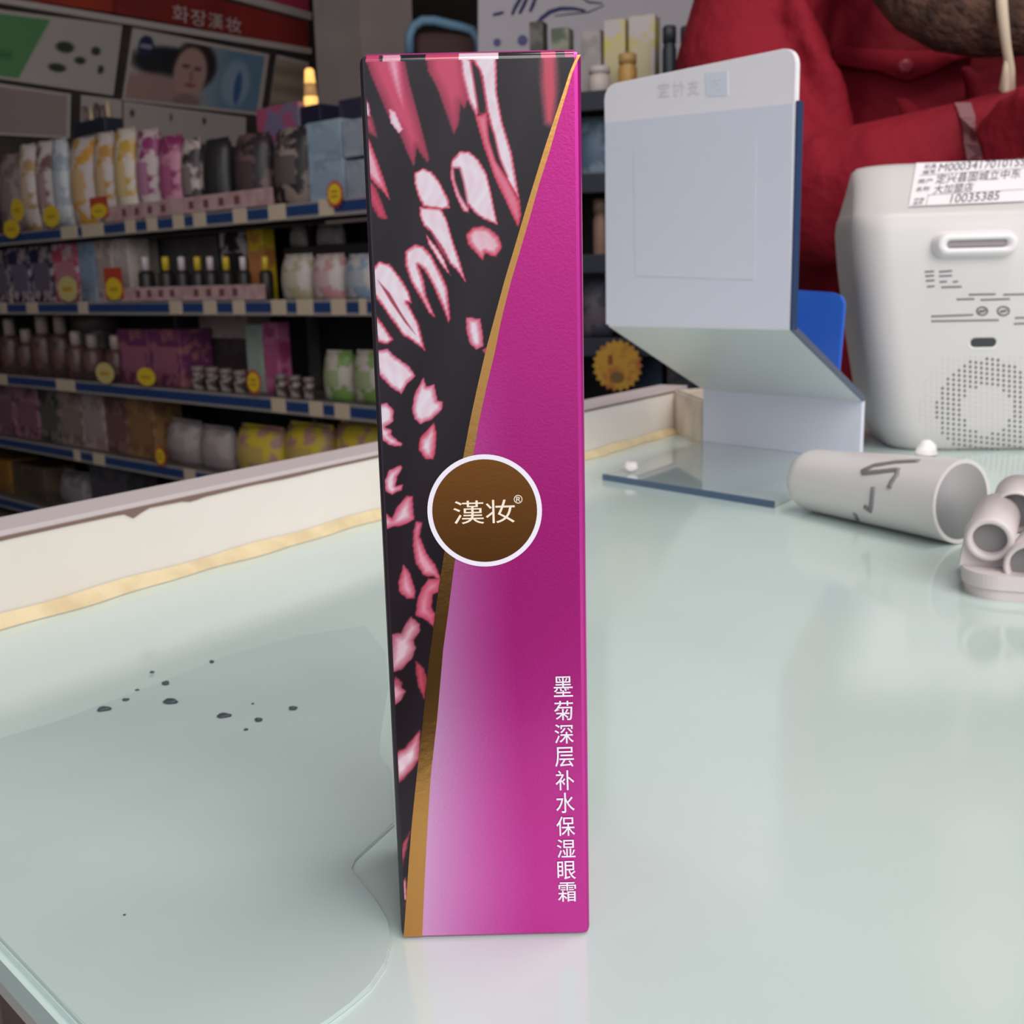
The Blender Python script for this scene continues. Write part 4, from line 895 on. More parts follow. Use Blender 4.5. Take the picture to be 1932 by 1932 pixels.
# ---- taller things at the back of the top shelf
good('carton', 494, 574, 196, 0, (120,110,140), (170,80,110), 'tall lavender carton with a pink blot behind the black packs', 'carton', 'tall cartons at the back of the top shelf', back=0.24, sc_=10, dep=0.08)
good('carton', 577, 614, 196, 0, (34,34,58), None, 'navy carton under the glowing amber tube', 'carton', 'tall cartons at the back of the top shelf', back=0.24, panel=(40, 38, 62), dep=0.08)
good('carton', 648, 706, 182, 0, (66,62,82), (50,48,66), 'dark slate carton above the grey blue packs, next to the magenta carton', 'carton', 'tall cartons at the back of the top shelf', back=0.24, panel=(74, 70, 90), dep=0.08)
zt_ = float(gon(588, 196, 0.24)[2])+0.0005
p = gon(587, 196, 0.27); hgt = float(gon(587, 128, 0.27)[2])-zt_; wr = np.linalg.norm(gon(599, 190, 0.27)-gon(576, 190, 0.27))*0.36
amb = thing('amber_lamp', 'small glowing amber tube lamp on the navy carton', 'lamp', (p[0], p[1], zt_))
M_amb = mat('amber_glow', (255, 200, 110), 0.4, emit=1.1); M_amb2 = mat('amber_band', (196, 150, 96), 0.4, emit=0.35)
lathe('lamp_foot', [(wr*0.85, 0), (wr, hgt*0.06), (wr, hgt*0.20), (wr*0.96, hgt*0.25)], M_amb, amb, seg=16)
lathe('lamp_tube', [(wr*0.96, hgt*0.251), (wr*0.80, hgt*0.60)], M_amb2, amb, seg=16)
lathe('lamp_tip', [(wr*0.80, hgt*0.601), (wr*0.66, hgt*0.94), (wr*0.4, hgt)], M_amb, amb, seg=16)
# tester tray at the back of the top shelf
p = gon(186, 245, 0.29); wz = abs(glen(gon(216, 245, 0.29))-glen(gon(156, 245, 0.29)))
tt_ = thing('tester_tray', 'dark tray of upright cosmetic testers behind the white packs', 'tester tray', (p[0], p[1], SH_Z[0]), ang)
hz_ = float(gon(186, 228, 0.29)[2])-SH_Z[0]; hz2 = float(gon(186, 194, 0.29)[2])-SH_Z[0]
box('tray_plinth', -wz*0.42, wz*0.42, -0.03, 0.03, 0.0005, hz_-0.05, mat('plinth_grey', (150, 138, 134), 0.6), tt_, bev=0.002)
box('tray_box', -wz/2, wz/2, -0.04, 0.04, hz_-0.05, hz_, mat('tray_dark', (44, 48, 62), 0.5), tt_, bev=0.004)
for k in range(5):
    xx = -wz*0.36+wz*0.18*k; tall = hz2-(0.012 if k % 2 else 0.0)
    lathe('tester_tube', [(0.012, hz_-0.02), (0.012, tall*0.93), (0.009, tall)], mpack(((120, 100, 96), (206, 180, 150), (96, 80, 78))[k % 3]), tt_, (xx, 0, 0), 12)

# ------------------------------------------------------------------ signs and posters on the receding wall
def wslab(name, px, off, th, m, parent, bev=0.0): return slab(name, [sgn(x, y, off) for x, y in px], SN, th, m, parent, bev)
M_trim = mat('white_trim', (206, 190, 184), 0.5)
ban = thing('red_sign_band', 'red shop sign band with white lettering over the posters', 'sign', (0, 0, 0))
wslab('red_board', [(-90, -17), (209, 26), (209, -50), (-90, -110)], 0.01, 0.03, mat('sign_red_bright', (186, 62, 40), 0.5, noise=(2.5, (150, 44, 36), 0.4, 0.65)), ban)
wslab('red_board', [(211, 27), (577, 92), (577, 44), (211, -48)], 0.01, 0.03, mat('sign_red', (156, 46, 40), 0.5, noise=(2.5, (128, 38, 36), 0.4, 0.65)), ban)
wslab('lower_trim', [(-90, -4), (579, 105), (579, 94), (-90, -16)], 0.01, 0.05, M_trim, ban)
wslab('upper_trim', [(300, -32), (579, 41), (579, 27), (300, -50)], 0.01, 0.05, M_trim, ban)
for ch_, (x0, y0, x1, y1) in zip('화장漢妆', ((325, 8, 356, 40), (360, 16, 389, 47), (393, 23, 421, 52), (426, 30, 455, 59))):
    O = sgn(x0, y1, 0.045); text_on('lettering', ch_, O, sgn(x1, y1+(x1-x0)*0.16, 0.045)-O, sgn(x0, y0, 0.045)-O, mat('sign_white', (216, 196, 190), 0.5), ban, nrm=SN, lift=0.001)
pk = wslab('pink_sign_band', [(440, -10), (577, 25), (577, -40), (440, -80)], 0.01, 0.03, mat('sign_pink', (196, 60, 90), 0.5), None); tag(pk, 'bright pink sign board above the red sign band', 'sign')
def wpost(label, px, nx, ny, func, name='wall_poster'):
    t = thing(name, label, 'poster', (0, 0, 0), 0, 'posters on the wall')
    wslab('frame', px, 0.012, 0.012, mat('poster_frame', (196, 182, 176), 0.5), t)
    c = np.mean(np.array(px, float), 0); q = [tuple(c+(np.array(p)-c)*np.array([0.95, 0.90])) for p in px]
    print_grid('printed_sheet', [sgn(x, y, 0.0255) for x, y in q], nx, ny, func, mat_print('poster_print', 0.4), t)
def ell(u, v, cx, cy, rx, ry, soft=0.15): return np.clip((1-np.sqrt(((u-cx)/rx)**2+((v-cy)/ry)**2))/soft+0.5, 0, 1)[:, None]
def mixin(c, col, a): return c*(1-a)+np.array(col, float)*a
def green_poster(u, v, P):
    c = np.tile(np.array((196., 184, 178)), (len(u), 1)); e = u-(0.60-0.16*(1-v))
    g = np.clip(-e/0.01+0.5, 0, 1)[:, None]; c = mixin(c, (96, 150, 96), g); c = mixin(c, (70, 120, 74), g*np.clip(1-np.abs(v-0.35)/0.12, 0, 1)[:, None]*((u > 0.12) & (u < 0.4))[:, None])
    for cx, cy, rx, ry in ((0.70, 0.60, 0.055, 0.09), (0.89, 0.60, 0.03, 0.07), (0.80, 0.42, 0.035, 0.06), (0.665, 0.26, 0.055, 0.07), (0.935, 0.32, 0.02, 0.07)): c = mixin(c, (56, 66, 44), ell(u, v, cx, cy, rx, ry, 0.4))
    return c
def face_poster(u, v, P):
    c = lerp((196, 186, 182), (110, 140, 164), (u-0.35)/0.4)
    c = mixin(c, (40, 40, 46), ell(u, v, 0.30, 0.62, 0.30, 0.26, 0.3)*(v > 0.3)[:, None]); c = mixin(c, (50, 40, 42), ell(u, v, 0.47, 0.66, 0.16, 0.40, 0.25))
    c = mixin(c, (176, 140, 132), ell(u, v, 0.20, 0.10, 0.34, 0.34, 0.3)); c = mixin(c, (190, 150, 140), ell(u, v, 0.44, 0.52, 0.125, 0.42, 0.2))
    c = mixin(c, (110, 76, 76), ell(u, v, 0.40, 0.62, 0.03, 0.035, 0.6)); c = mixin(c, (110, 76, 76), ell(u, v, 0.49, 0.60, 0.03, 0.035, 0.6)); c = mixin(c, (160, 84, 90), ell(u, v, 0.45, 0.32, 0.04, 0.035, 0.6)); c = mixin(c, (160, 118, 110), ell(u, v, 0.45, 0.46, 0.015, 0.1, 0.8))
    c = mixin(c, (150, 120, 118), ell(u, v, 0.44, 0.04, 0.10, 0.14, 0.4)); c = mixin(c, (150, 170, 190), ell(u, v, 0.80, 0.45, 0.11, 0.40, 0.3)); c = mixin(c, (70, 100, 150), ell(u, v, 0.82, 0.38, 0.03, 0.28, 0.4))
    c = mixin(c, (44, 48, 84), ell(u, v, 0.09, 0.83, 0.055, 0.16, 0.25)); c = mixin(c, (150, 150, 170), ((np.abs(u-0.09) < 0.04) & (np.abs(v-0.83) < 0.03))[:, None].astype(float)); return c
def beige_poster(u, v, P): return lerp((176, 156, 132), (150, 128, 112), 0.5+0.5*np.sin(v*18))
wpost('green and white poster with dark oval pads at the left', [(-120, 132), (212, 181), (229, 49), (-120, 3)], 90, 50, green_poster)
wpost('poster of a dark haired face with a blue background', [(229, 190), (490, 219), (506, 103), (249, 53)], 110, 60, face_poster)
wpost('narrow beige poster next to the column', [(506, 212), (572, 222), (580, 118), (521, 104)], 20, 24, beige_poster)
def dots_panel(u, v, P):
    c = np.tile(np.array((196., 180, 174)), (len(u), 1))
    for cx, r in ((0.05, 0.018), (0.37, 0.012), (0.66, 0.018)): c = mixin(c, (70, 60, 60), ell(u, v, cx, 0.75, r, 0.12, 0.4))
    return c
wpost('long white display panel with dark round dots under the posters', [(232, 262), (462, 278), (462, 222), (232, 192)], 90, 14, dots_panel, 'display_panel')
wpost('dull pink display panel under the green poster', [(-60, 252), (130, 262), (132, 178), (-60, 150)], 12, 6, lambda u, v, P: lerp((150, 132, 128), (168, 146, 142), u), 'display_panel')
wpost('white display panel between the two dark gaps under the posters', [(151, 258), (229, 262), (228, 189), (152, 180)], 12, 6, lambda u, v, P: lerp((190, 176, 172), (196, 182, 178), u), 'display_panel')

# ------------------------------------------------------------------ second shelving unit, right of the carton
HD = np.array([-0.93, 0.367, 0.0]); HP = at_y(1200, 450, 2.5); HN = np.array([-0.367, -0.93, 0.0])
def hon(x, y, back=0.0): return at_pl(x, y, HP-HN*back, HD)
HA = hon(985, 450); HB = hon(1560, 450); hang = math.atan2(-HD[1], -HD[0])
def hlen(p): return float((np.asarray(p)-HA)[:2]@(-HD[:2]))
u2 = thing('shelving_unit', 'shorter dark shelving unit half hidden by the payment sign', 'shelving', (HA[0], HA[1], 0), hang)
HL = hlen(HB); HZ = [float(hon(1200, y)[2]) for y in (168, 326, 480, 640, 800)]
box('back_panel', 0, HL, 0.34, 0.36, FLOOR+0.05, HZ[0]-0.03, M_dark, u2)
for k in range(2): box('upright', HL*k*0.985, HL*k*0.985+0.03, 0.30, 0.3395, FLOOR, HZ[0]-0.03, M_metal, u2)
for z in HZ:
    b_ = box('shelf_board', 0, HL, 0.002, 0.339, z-0.02, z-0.0005, mat('shelf_slate', (40, 40, 50), 0.6), u2)
    box('price_rail', 0, HL, -0.010, 0.0015, z-0.038, z+0.003, mat('rail_slate', (38, 40, 54), 0.5), b_, bev=0.002)
def good2(kind, x0, x1, yt, sh, base, acc, label, cat, back=0.05, sc_=18, panel=None, dep=None, name=None):
    yb = (168, 326, 480, 640, 800)[sh]; z0 = HZ[sh]; xm = 0.5*(x0+x1); pm = hon(xm, yb, back)
    w_ = abs(hlen(hon(x1, yb, back))-hlen(hon(x0, yb, back)))*0.97; h = max(0.02, float(hon(xm, yt, back)[2])-z0)
    if sh: h = min(h, HZ[sh-1]-0.045-z0)
    d = dep or min(0.5*w_+0.02, 0.12)
    t = thing(name or {'pouch': 'soft_pack', 'carton': 'product_carton', 'bottle': 'product_bottle', 'jar': 'product_jar'}[kind], label, cat, (pm[0]-HN[0]*d/2, pm[1]-HN[1]*d/2, z0+0.0002), hang, 'goods on the second shelving unit')
    m = mpack(base, acc, sc_); pc_ = panel or tuple(int(0.5*a+0.5*b) for a, b in zip(base, acc or (230, 220, 216)))
    if kind == 'pouch':
        pouch('pack_body', w_, d, h, m, t); box('top_seal', -w_*0.46, w_*0.46, -0.0015, 0.0015, h*0.985, h+0.006, m, t)
    elif kind == 'carton':
        box('carton_body', -w_/2, w_/2, -d/2, d/2, 0, h, m, t, bev=min(0.003, w_*0.06)); box('front_print', -w_*0.36, w_*0.36, -d/2-0.001, -d/2+0.0005, h*0.22, h*0.66, mpack(pc_), t)
    else:
        r = w_*0.42; nk = 0.42 if kind == 'bottle' else 0.85; s_ = 0.70 if kind == 'bottle' else 0.74
        lathe('bottle_body', [(r*0.9, 0), (r, h*0.03), (r, h*s_*0.86), (r*0.8, h*s_*0.97), (r*nk, h*s_)], m, t, seg=16); lathe('cap', [(r*nk*1.15, h*s_), (r*nk*1.15, h*0.97), (r*nk*0.9, h)], mpack(panel or (230, 224, 222)), t, seg=14)
for a in (('carton', 1000, 1026, 40, 0, (110,104,96), (80,74,66), 'dim brownish carton on the top of the second unit'), ('carton', 1040, 1074, 52, 0, (90,100,80), (150,146,130), 'greenish carton beside the dim brownish one'),
          ('carton', 1096, 1134, 56, 0, (176,164,164), (150,140,140), 'plain pale carton beside the cream bowl'), ('carton', 1138, 1180, 36, 0, (196,184,182), (206,190,100), 'white carton with a yellow tag, left of two'), ('carton', 1184, 1236, 28, 0, (196,184,184), (196,180,110), 'white carton with a yellow tag, right of two')):
    good2(*a[:7], a[7], 'carton', back=0.14)
good2('jar', 1100, 1150, 122, 0, (206,190,184), None, 'round cream jar above the payment sign corner', 'jar', back=0.02, panel=(206, 192, 188))
good2('jar', 1158, 1200, 98, 0, (196,150,80), (176,120,60), 'amber jar behind the top edge of the payment sign', 'jar', back=0.03, panel=(190, 150, 90))
for k, (x0, x1) in enumerate(((1243, 1274), (1277, 1306), (1309, 1338))):
    good2('jar', x0-1, x1+1, 46+k, 0, (34,40,50), None, 'dark glass bottle %s on top of the second unit' % ('nearest the white cartons', 'in the middle of the dark three', 'nearest the red sleeve')[k], 'bottle', back=0.05, panel=(50, 50, 56), name='product_bottle')
good2('pouch', 1082, 1146, 176, 1, (86,104,126), (130,146,160), 'slate blue soft pack beside the carton\'s right edge', 'soft pack', back=0.05)
good2('jar', 1112, 1146, 284, 2, (150,116,100), None, 'dull orange jar on the middle shelf of the second unit', 'jar', back=0.05, panel=(150, 120, 104))
good2('pouch', 1080, 1150, 460, 3, (96,84,92), (64,60,76), 'crinkled clear bag on the dark shelf of the second unit', 'soft pack', back=0.05, sc_=30)
good2('carton', 1190, 1250, 660, 4, (40,58,80), (30,44,64), 'dark teal carton right of the big starburst tag', 'carton', back=0.06)
good2('carton', 1256, 1310, 672, 4, (36,50,66), (90,80,70), 'dark teal carton nearest the payment sign', 'carton', back=0.06)
p = hon(1165, 690, -0.03); s2_ = abs(hon(1165, 700, -0.03)[2]-p[2])/10
t = thing('starburst_tag', 'large yellow orange starburst tag right of the carton', 'price tag', tuple(p), hang)
star('burst', 50*s2_, 43*s2_, 22, 0.0015, mat('burst_yellow', (200, 150, 44), 0.5, noise=(30, (180, 106, 44), 0.5, 0.62)), t, 0.0)
oval('stamp', 14*s2_, 11*s2_, 0.0008, mat('burst_brown', (120, 92, 44), 0.5), t, -0.0016, -22*s2_)
box('mark', -18*s2_, -9*s2_, -0.0026, -0.0016, 2*s2_, 20*s2_, mat('burst_red', (150, 60, 40), 0.5), t)
box('clip', -0.004, 0.004, 0.0004, 0.018, -0.01, 0.01, M_card, t)
# white advertising board with blue brush strokes behind
BY = 3.7
bd_ = thing('advertising_board', 'white advertising board with blue brush strokes behind the carton', 'board', (0, 0, 0))
bq_ = [at_y(902, 250, BY), at_y(1372, 250, BY), at_y(1372, -90, BY), at_y(902, -90, BY)]
slab('board_panel', bq_, (0, 1, 0), 0.02, mat('board_white', (190, 182, 188), 0.6), bd_)
for k in range(2): box('board_leg', at_y((930, 1340)[k], 100, BY)[0]-0.015, at_y((930, 1340)[k], 100, BY)[0]+0.015, BY+0.021, BY+0.05, FLOOR, bq_[0][2]+0.1, M_metal, bd_)
M_stroke = mat('brush_blue', (40, 46, 104), 0.5)
def stroke(pts, w0): 
    n_ = len(pts); sweep('brush_stroke', [at_y(x, y, BY-0.002) for x, y in pts], [w0*(0.35+0.65*math.sin(math.pi*(k+0.6)/(n_+0.2))) for k in range(n_)], M_stroke, bd_, seg=8, squash=1.0)
stroke([(1002, 62), (1010, 48), (1022, 34), (1038, 22), (1058, 16), (1082, 16), (1104, 20)], 0.0065)
stroke([(966, 28), (972, 14), (980, 0), (986, -12)], 0.006); stroke([(980, 26), (988, 10), (996, -8)], 0.006); stroke([(1000, 22), (1006, 8), (1012, -8)], 0.006); stroke([(930, 28), (940, 26), (950, 23)], 0.005)
stroke([(1046, 30), (1070, 27), (1110, 23), (1140, 10)], 0.0022); stroke([(1092, -10), (1110, 4), (1136, 6)], 0.003)
for x, y, r in ((938, 80, 0.012), (986, 76, 0.016)):
    c_ = at_y(x, y, BY-0.003); disc('blue_spot', (c_[0], 0, c_[2]), r, c_[1], mat('spot_blue', (66, 62, 120), 0.5), bd_, 20)
# maroon bag with a light blue handle
BGY = 4.0; q = at_y(838, 95, BGY); bg = thing('maroon_bag', 'maroon bag with a thick light blue handle behind the carton', 'bag', (q[0], BGY, 0))
zb_ = float(at_y(838, 400, BGY)[2])
o = box('bag_body', -0.10, 0.16, -0.05, 0.07, zb_, float(at_y(838, 62, BGY)[2]), mat('maroon_cloth', (84, 56, 58), 0.8), bg, bev=0.03, seg=3, smooth=True)
sweep('bag_handle', [np.array(at_y(x, y, BGY))-np.array([q[0], BGY, 0])+np.array([0, -0.07, 0]) for x, y in ((776, 110), (776, 76), (784, 58), (800, 48), (822, 48), (846, 54), (872, 60), (892, 66), (904, 84), (906, 110))], 0.016, mat('handle_blue', (112, 150, 178), 0.5), bg, seg=10)
box('bag_plinth', -0.14, 0.20, -0.10, 0.12, FLOOR, zb_-0.0005, mat('plinth_brown', (74, 60, 54), 0.7), bg)

# ------------------------------------------------------------------ the person in the red jacket behind the counter
PY = 1.22; pc0 = at_y(1900, 300, PY); PX0 = float(pc0[0])
M_skin = mat('skin', (196, 148, 126), 0.5); M_jk = mat('red_jacket_cloth', (132, 14, 32), 0.8, noise=(5, (112, 11, 28), 0.4, 0.65), bump=(26, 0.4, 0.02), spec=0.25)
def loft(secs, n=28, p=2.4):
    vs = []; fs = []
    for cx_, cy_, z, a, b in secs:
        for k in range(n):
            t_ = 2*math.pi*k/n; c, s_ = math.cos(t_), math.sin(t_)
            vs.append((cx_+a*math.copysign(abs(c)**(2/p), c), cy_+b*math.copysign(abs(s_)**(2/p), s_), z))
    for i in range(len(secs)-1):
        for k in range(n): fs.append((i*n+k, i*n+(k+1) % n, (i+1)*n+(k+1) % n, (i+1)*n+k))
    fs.append(tuple(range(n))[::-1]); fs.append(tuple((len(secs)-1)*n+k for k in range(n))); return vs, fs
def tube_geo(pts, rad, seg=18):
    o_ = sweep('tmp', pts, rad, None, None, seg); vs = [tuple(v.co) for v in o_.data.vertices]; fs = [tuple(p_.vertices) for p_ in o_.data.polygons]
    me = o_.data; bpy.data.objects.remove(o_); bpy.data.meshes.remove(me); return vs, fs
def fuse(name, geos, voxel, smooth_it, m, parent):
    V, F_ = [], []
    for vs, fs in geos:
        k0 = len(V); V += [tuple(map(float, v)) for v in vs]; F_ += [tuple(i+k0 for i in f_) for f_ in fs]
    o_ = mesh_obj(name, V, F_, m, parent, True)
    r_ = o_.modifiers.new('fuse', 'REMESH'); r_.mode = 'VOXEL'; r_.voxel_size = voxel; r_.use_smooth_shade = True
    if smooth_it:
        s_ = o_.modifiers.new('soften', 'SMOOTH'); s_.iterations = smooth_it; s_.factor = 0.5
    dg = bpy.context.evaluated_depsgraph_get(); me = bpy.data.meshes.new_from_object(o_.evaluated_get(dg)); old = o_.data
    o_.modifiers.clear(); o_.data = me; bpy.data.meshes.remove(old)
    if not me.materials: me.materials.append(m)
    for p_ in me.polygons: p_.use_smooth = True
    return o_
def J(x, y, Y): return tuple(at_y(x, y, Y))
sh1 = J(1462, -70, 1.20); ua1 = J(1412, 140, 1.16); el1 = J(1486, 395, 1.06); fa1 = J(1660, 350, 1.00); wr1 = J(1835, 306, 0.985)
sh2 = (2*PX0-sh1[0], sh1[1], sh1[2]); ua2 = (2*PX0-ua1[0], ua1[1], ua1[2]); el2 = (2*PX0-el1[0]-0.02, el1[1]-0.02, el1[2]); wr2 = J(2170, 330, 0.935); fa2 = tuple(0.5*(np.array(el2)+np.array(wr2)))
hd = J(1900, -330, 1.19)
shz = sh1[2]
body_g = [loft([(PX0, PY, FLOOR+0.86, 0.15, 0.11), (PX0, PY, -0.02, 0.14, 0.10), (PX0, PY, 0.2, 0.15, 0.105), (PX0, PY, shz-0.10, 0.165, 0.10), (PX0, PY, shz, 0.12, 0.08), (PX0, PY, shz+0.06, 0.055, 0.055), (PX0, PY-0.01, shz+0.16, 0.052, 0.056)]),
          loft([(PX0, PY-0.02, shz+0.12, 0.03, 0.04), (PX0, PY-0.03, shz+0.15, 0.058, 0.075), (PX0, PY-0.03, shz+0.21, 0.073, 0.090), (PX0, PY-0.02, shz+0.28, 0.077, 0.098), (PX0, PY-0.015, shz+0.33, 0.065, 0.085), (PX0, PY-0.01, shz+0.355, 0.03, 0.04)], p=2.0),
          tube_geo([(PX0, PY-0.115, shz+0.265), (PX0, PY-0.134, shz+0.222), (PX0, PY-0.118, shz+0.212)], [0.009, 0.013, 0.011], 10)]
for s_ in (-1, 1):
    body_g.append(tube_geo([(PX0+s_*0.085, PY, FLOOR+0.90), (PX0+s_*0.09, PY-0.01, FLOOR+0.48), (PX0+s_*0.09, PY+0.01, FLOOR+0.10), (PX0+s_*0.09, PY+0.01, FLOOR+0.03)], [0.085, 0.062, 0.042, 0.040], 14))
    body_g.append(tube_geo([(PX0+s_*0.09, PY+0.04, FLOOR+0.035), (PX0+s_*0.09, PY-0.06, FLOOR+0.035), (PX0+s_*0.09, PY-0.16, FLOOR+0.028)], [0.034, 0.036, 0.024], 12))
    body_g.append(tube_geo([(PX0+s_*0.074, PY-0.01, shz+0.255), (PX0+s_*0.083, PY-0.005, shz+0.235), (PX0+s_*0.076, PY-0.01, shz+0.21)], [0.011, 0.013, 0.008], 8))
body_g += [tube_geo([sh1, ua1, el1, fa1, wr1], [0.05, 0.045, 0.038, 0.034, 0.028]), tube_geo([sh2, ua2, el2, fa2, wr2], [0.05, 0.045, 0.038, 0.034, 0.028])]
# hands tucked into the opposite sleeves: palm and five curled fingers each
for w_, d_ in ((wr1, np.array(wr1)-np.array(fa1)), (wr2, np.array(wr2)-np.array(fa2))):
    d_ = d_/np.linalg.norm(d_); w_ = np.array(w_); up_ = np.array([0, 0, 1.0])
    body_g.append(tube_geo([w_, w_+d_*0.035, w_+d_*0.065], [0.026, 0.034, 0.030], 12))
    for k, ln in enumerate((0.062, 0.072, 0.066, 0.052)):
        b_ = w_+d_*0.06+up_*(0.026-0.017*k); f_ = np.array([0, 0.6, 0])
        body_g.append(tube_geo([b_, b_+d_*ln*0.5, b_+d_*ln*0.8+f_*0.02, b_+d_*ln*0.85+f_*0.05], [0.0095, 0.009, 0.0085, 0.0075], 8))
    body_g.append(tube_geo([w_+d_*0.02+up_*0.016, w_+d_*0.045+up_*0.030, w_+d_*0.07+up_*0.033], [0.012, 0.011, 0.009], 8))
person = fuse('person', body_g, 0.007, 2, M_skin, None)
tag(person, 'person in a red jacket with folded arms standing behind the counter', 'person')
def ext(a, b, s_): a = np.array(a); b = np.array(b); return tuple(b+(b-a)/np.linalg.norm(b-a)*s_)
jk = [loft([(PX0, PY, -0.36, 0.235, 0.165), (PX0, PY, -0.15, 0.232, 0.160), (PX0, PY, 0.02, 0.226, 0.155), (PX0, PY, 0.16, 0.226, 0.155), (PX0, PY, shz-0.16, 0.225, 0.150), (PX0, PY, shz-0.06, 0.215, 0.135), (PX0, PY, shz+0.02, 0.165, 0.11), (PX0, PY, shz+0.055, 0.10, 0.085)]),
      tube_geo([tuple(0.35*np.array((PX0, PY, shz))+0.65*np.array(sh1)), sh1, ua1, tuple(0.5*(np.array(ua1)+np.array(el1))+np.array([-0.012, 0, 0])), el1, tuple(0.5*(np.array(el1)+np.array(fa1))), fa1, wr1, ext(fa1, wr1, 0.15)], [0.075, 0.078, 0.074, 0.070, 0.068, 0.060, 0.055, 0.052, 0.052]),
      tube_geo([tuple(0.35*np.array((PX0, PY, shz))+0.65*np.array(sh2)), sh2, ua2, el2, fa2, wr2, ext(fa2, wr2, 0.148)], [0.075, 0.078, 0.074, 0.068, 0.062, 0.058, 0.056])]
for q_ in (sh1, sh2):
    s_ = -1 if q_[0] < PX0 else 1
    jk.append(tube_geo([(PX0, PY, shz+0.035), (PX0+s_*0.07, PY, shz+0.03), tuple(0.3*np.array((PX0, PY, shz+0.02))+0.7*np.array(q_)), q_, tuple(np.array(q_)+np.array([s_*0.02, 0, -0.05]))], [0.07, 0.075, 0.082, 0.080, 0.07]))
# raised folds in the cloth
def fold_(pts, r): jk.append(tube_geo(pts, [r*0.4, r, r*0.9, r*0.4][:len(pts)] if len(pts) == 4 else [r]*len(pts), 8))
fold_([J(1520, 60, 1.07), J(1560, 150, 1.065), J(1585, 240, 1.06), J(1600, 300, 1.05)], 0.016)
fold_([J(1495, -20, 1.09), J(1530, 90, 1.085), J(1545, 180, 1.08), J(1548, 250, 1.07)], 0.018)
fold_([J(1530, 260, 1.00), J(1556, 330, 0.985), J(1570, 400, 0.985), J(1568, 460, 1.0)], 0.014)
fold_([J(1690, 180, 1.065), J(1720, 215, 1.062), J(1742, 250, 1.06), J(1750, 290, 1.05)], 0.012)
fold_([J(1815, 120, 1.062), J(1842, 165, 1.060), J(1858, 205, 1.058), J(1862, 240, 1.055)], 0.012)
fold_([J(1600, 600, 1.06), J(1625, 660, 1.055), J(1640, 720, 1.055), J(1645, 780, 1.06)], 0.016)
fold_([J(1560, 560, 1.08), J(1580, 640, 1.07), J(1590, 720, 1.07), J(1592, 780, 1.08)], 0.014)
jacket = fuse('jacket', jk, 0.0065, 5, M_jk, person)
bpy.context.view_layer.update(); JT = bvh_of(jacket)
def jp(x, y, lift=0.0):
    h = on_tree(JT, x, y, lift); return None if h[0] is None else np.array(h[0])
# chest pocket flap: a thick sheet laid on the jacket
top_ = [(1572, 84), (1620, 92), (1665, 96), (1712, 98), (1760, 98), (1800, 98), (1832, 100)]; bot_ = [(1584, 124), (1622, 132), (1664, 140), (1712, 158), (1756, 144), (1796, 122), (1834, 112)]
A_ = [jp(x, y, 0.004) for x, y in top_]; B_ = [jp(x, y, 0.012) for x, y in bot_]; A2 = [jp(x, y, -0.002) for x, y in top_]; B2 = [jp(x, y, 0.004) for x, y in bot_]
n_ = len(A_); vs = A_+B_+B2+A2; fs = []
for r_ in range(3):
    for i in range(n_-1): fs.append((r_*n_+i, r_*n_+i+1, (r_+1)*n_+i+1, (r_+1)*n_+i))
flap = mesh_obj('pocket_flap', vs, fs, mat('red_flap_cloth', (144, 16, 36), 0.8, spec=0.25, bump=(40, 0.2, 0.01)), person, True)
bt = jp(1712, 134, 0.012)
lathe('flap_button', [(0.0, 0.0), (0.007, 0.0), (0.008, 0.003), (0.004, 0.005)], mat('red_button', (150, 40, 56), 0.4), flap, (0, 0, 0), 14)
bo = [c for c in flap.children if c.name.startswith('flap_button')][0]; bo.location = tuple(bt); bo.rotation_euler = (math.radians(90), 0, 0)
# sleeve strap with grey raised print
st_c = []
stp = [(1818, 200), (1826, 225), (1833, 250), (1840, 275), (1846, 302)]
L1 = [jp(x-16, y, 0.003) for x, y in stp]; L2 = [jp(x+14, y, 0.003) for x, y in stp]
ok = [i for i in range(len(stp)) if L1[i] is not None and L2[i] is not None]
vs = [L1[i] for i in ok]+[L2[i] for i in ok]; k_ = len(ok)
mesh_obj('sleeve_patch', vs, [(i, i+1, k_+i+1, k_+i) for i in range(k_-1)], mat('grey_rubber_print', (132, 88, 92), 0.6, noise=(90, (104, 44, 54), 0.5, 0.58)), person)
# fuzzy brown collar and its cream cord
cpts = [J(1640, -120, 1.06), J(1690, -60, 1.03), J(1740, -14, 1.01), J(1800, 14, 1.0), J(1860, 22, 0.995), J(1930, 20, 0.995), J(2000, -10, 1.0), J(2080, -90, 1.03), J(2130, -150, 1.08), (PX0+0.10, PY+0.02, shz+0.095), (PX0+0.06, PY+0.085, shz+0.105), (PX0-0.06, PY+0.085, shz+0.105), (PX0-0.10, PY+0.02, shz+0.095), J(1640, -120, 1.06)]
col_o = sweep('fur_collar', cpts, [0.026, 0.03, 0.034, 0.036, 0.036, 0.036, 0.034, 0.03, 0.026, 0.026, 0.026, 0.026, 0.026, 0.026], mat('brown_fur', (92, 62, 48), 0.95, noise=(60, (60, 38, 30), 0.4, 0.6), bump=(120, 0.8, 0.01)), person, seg=20)
cord = [J(1889, -30, 0.955), J(1890, 10, 0.953), J(1894, 50, 0.952), J(1899, 90, 0.955), J(1906, 130, 0.96), J(1906, 168, 0.965), J(1899, 178, 0.966), J(1894, 166, 0.965), J(1897, 140, 0.96), J(1900, 110, 0.957)]
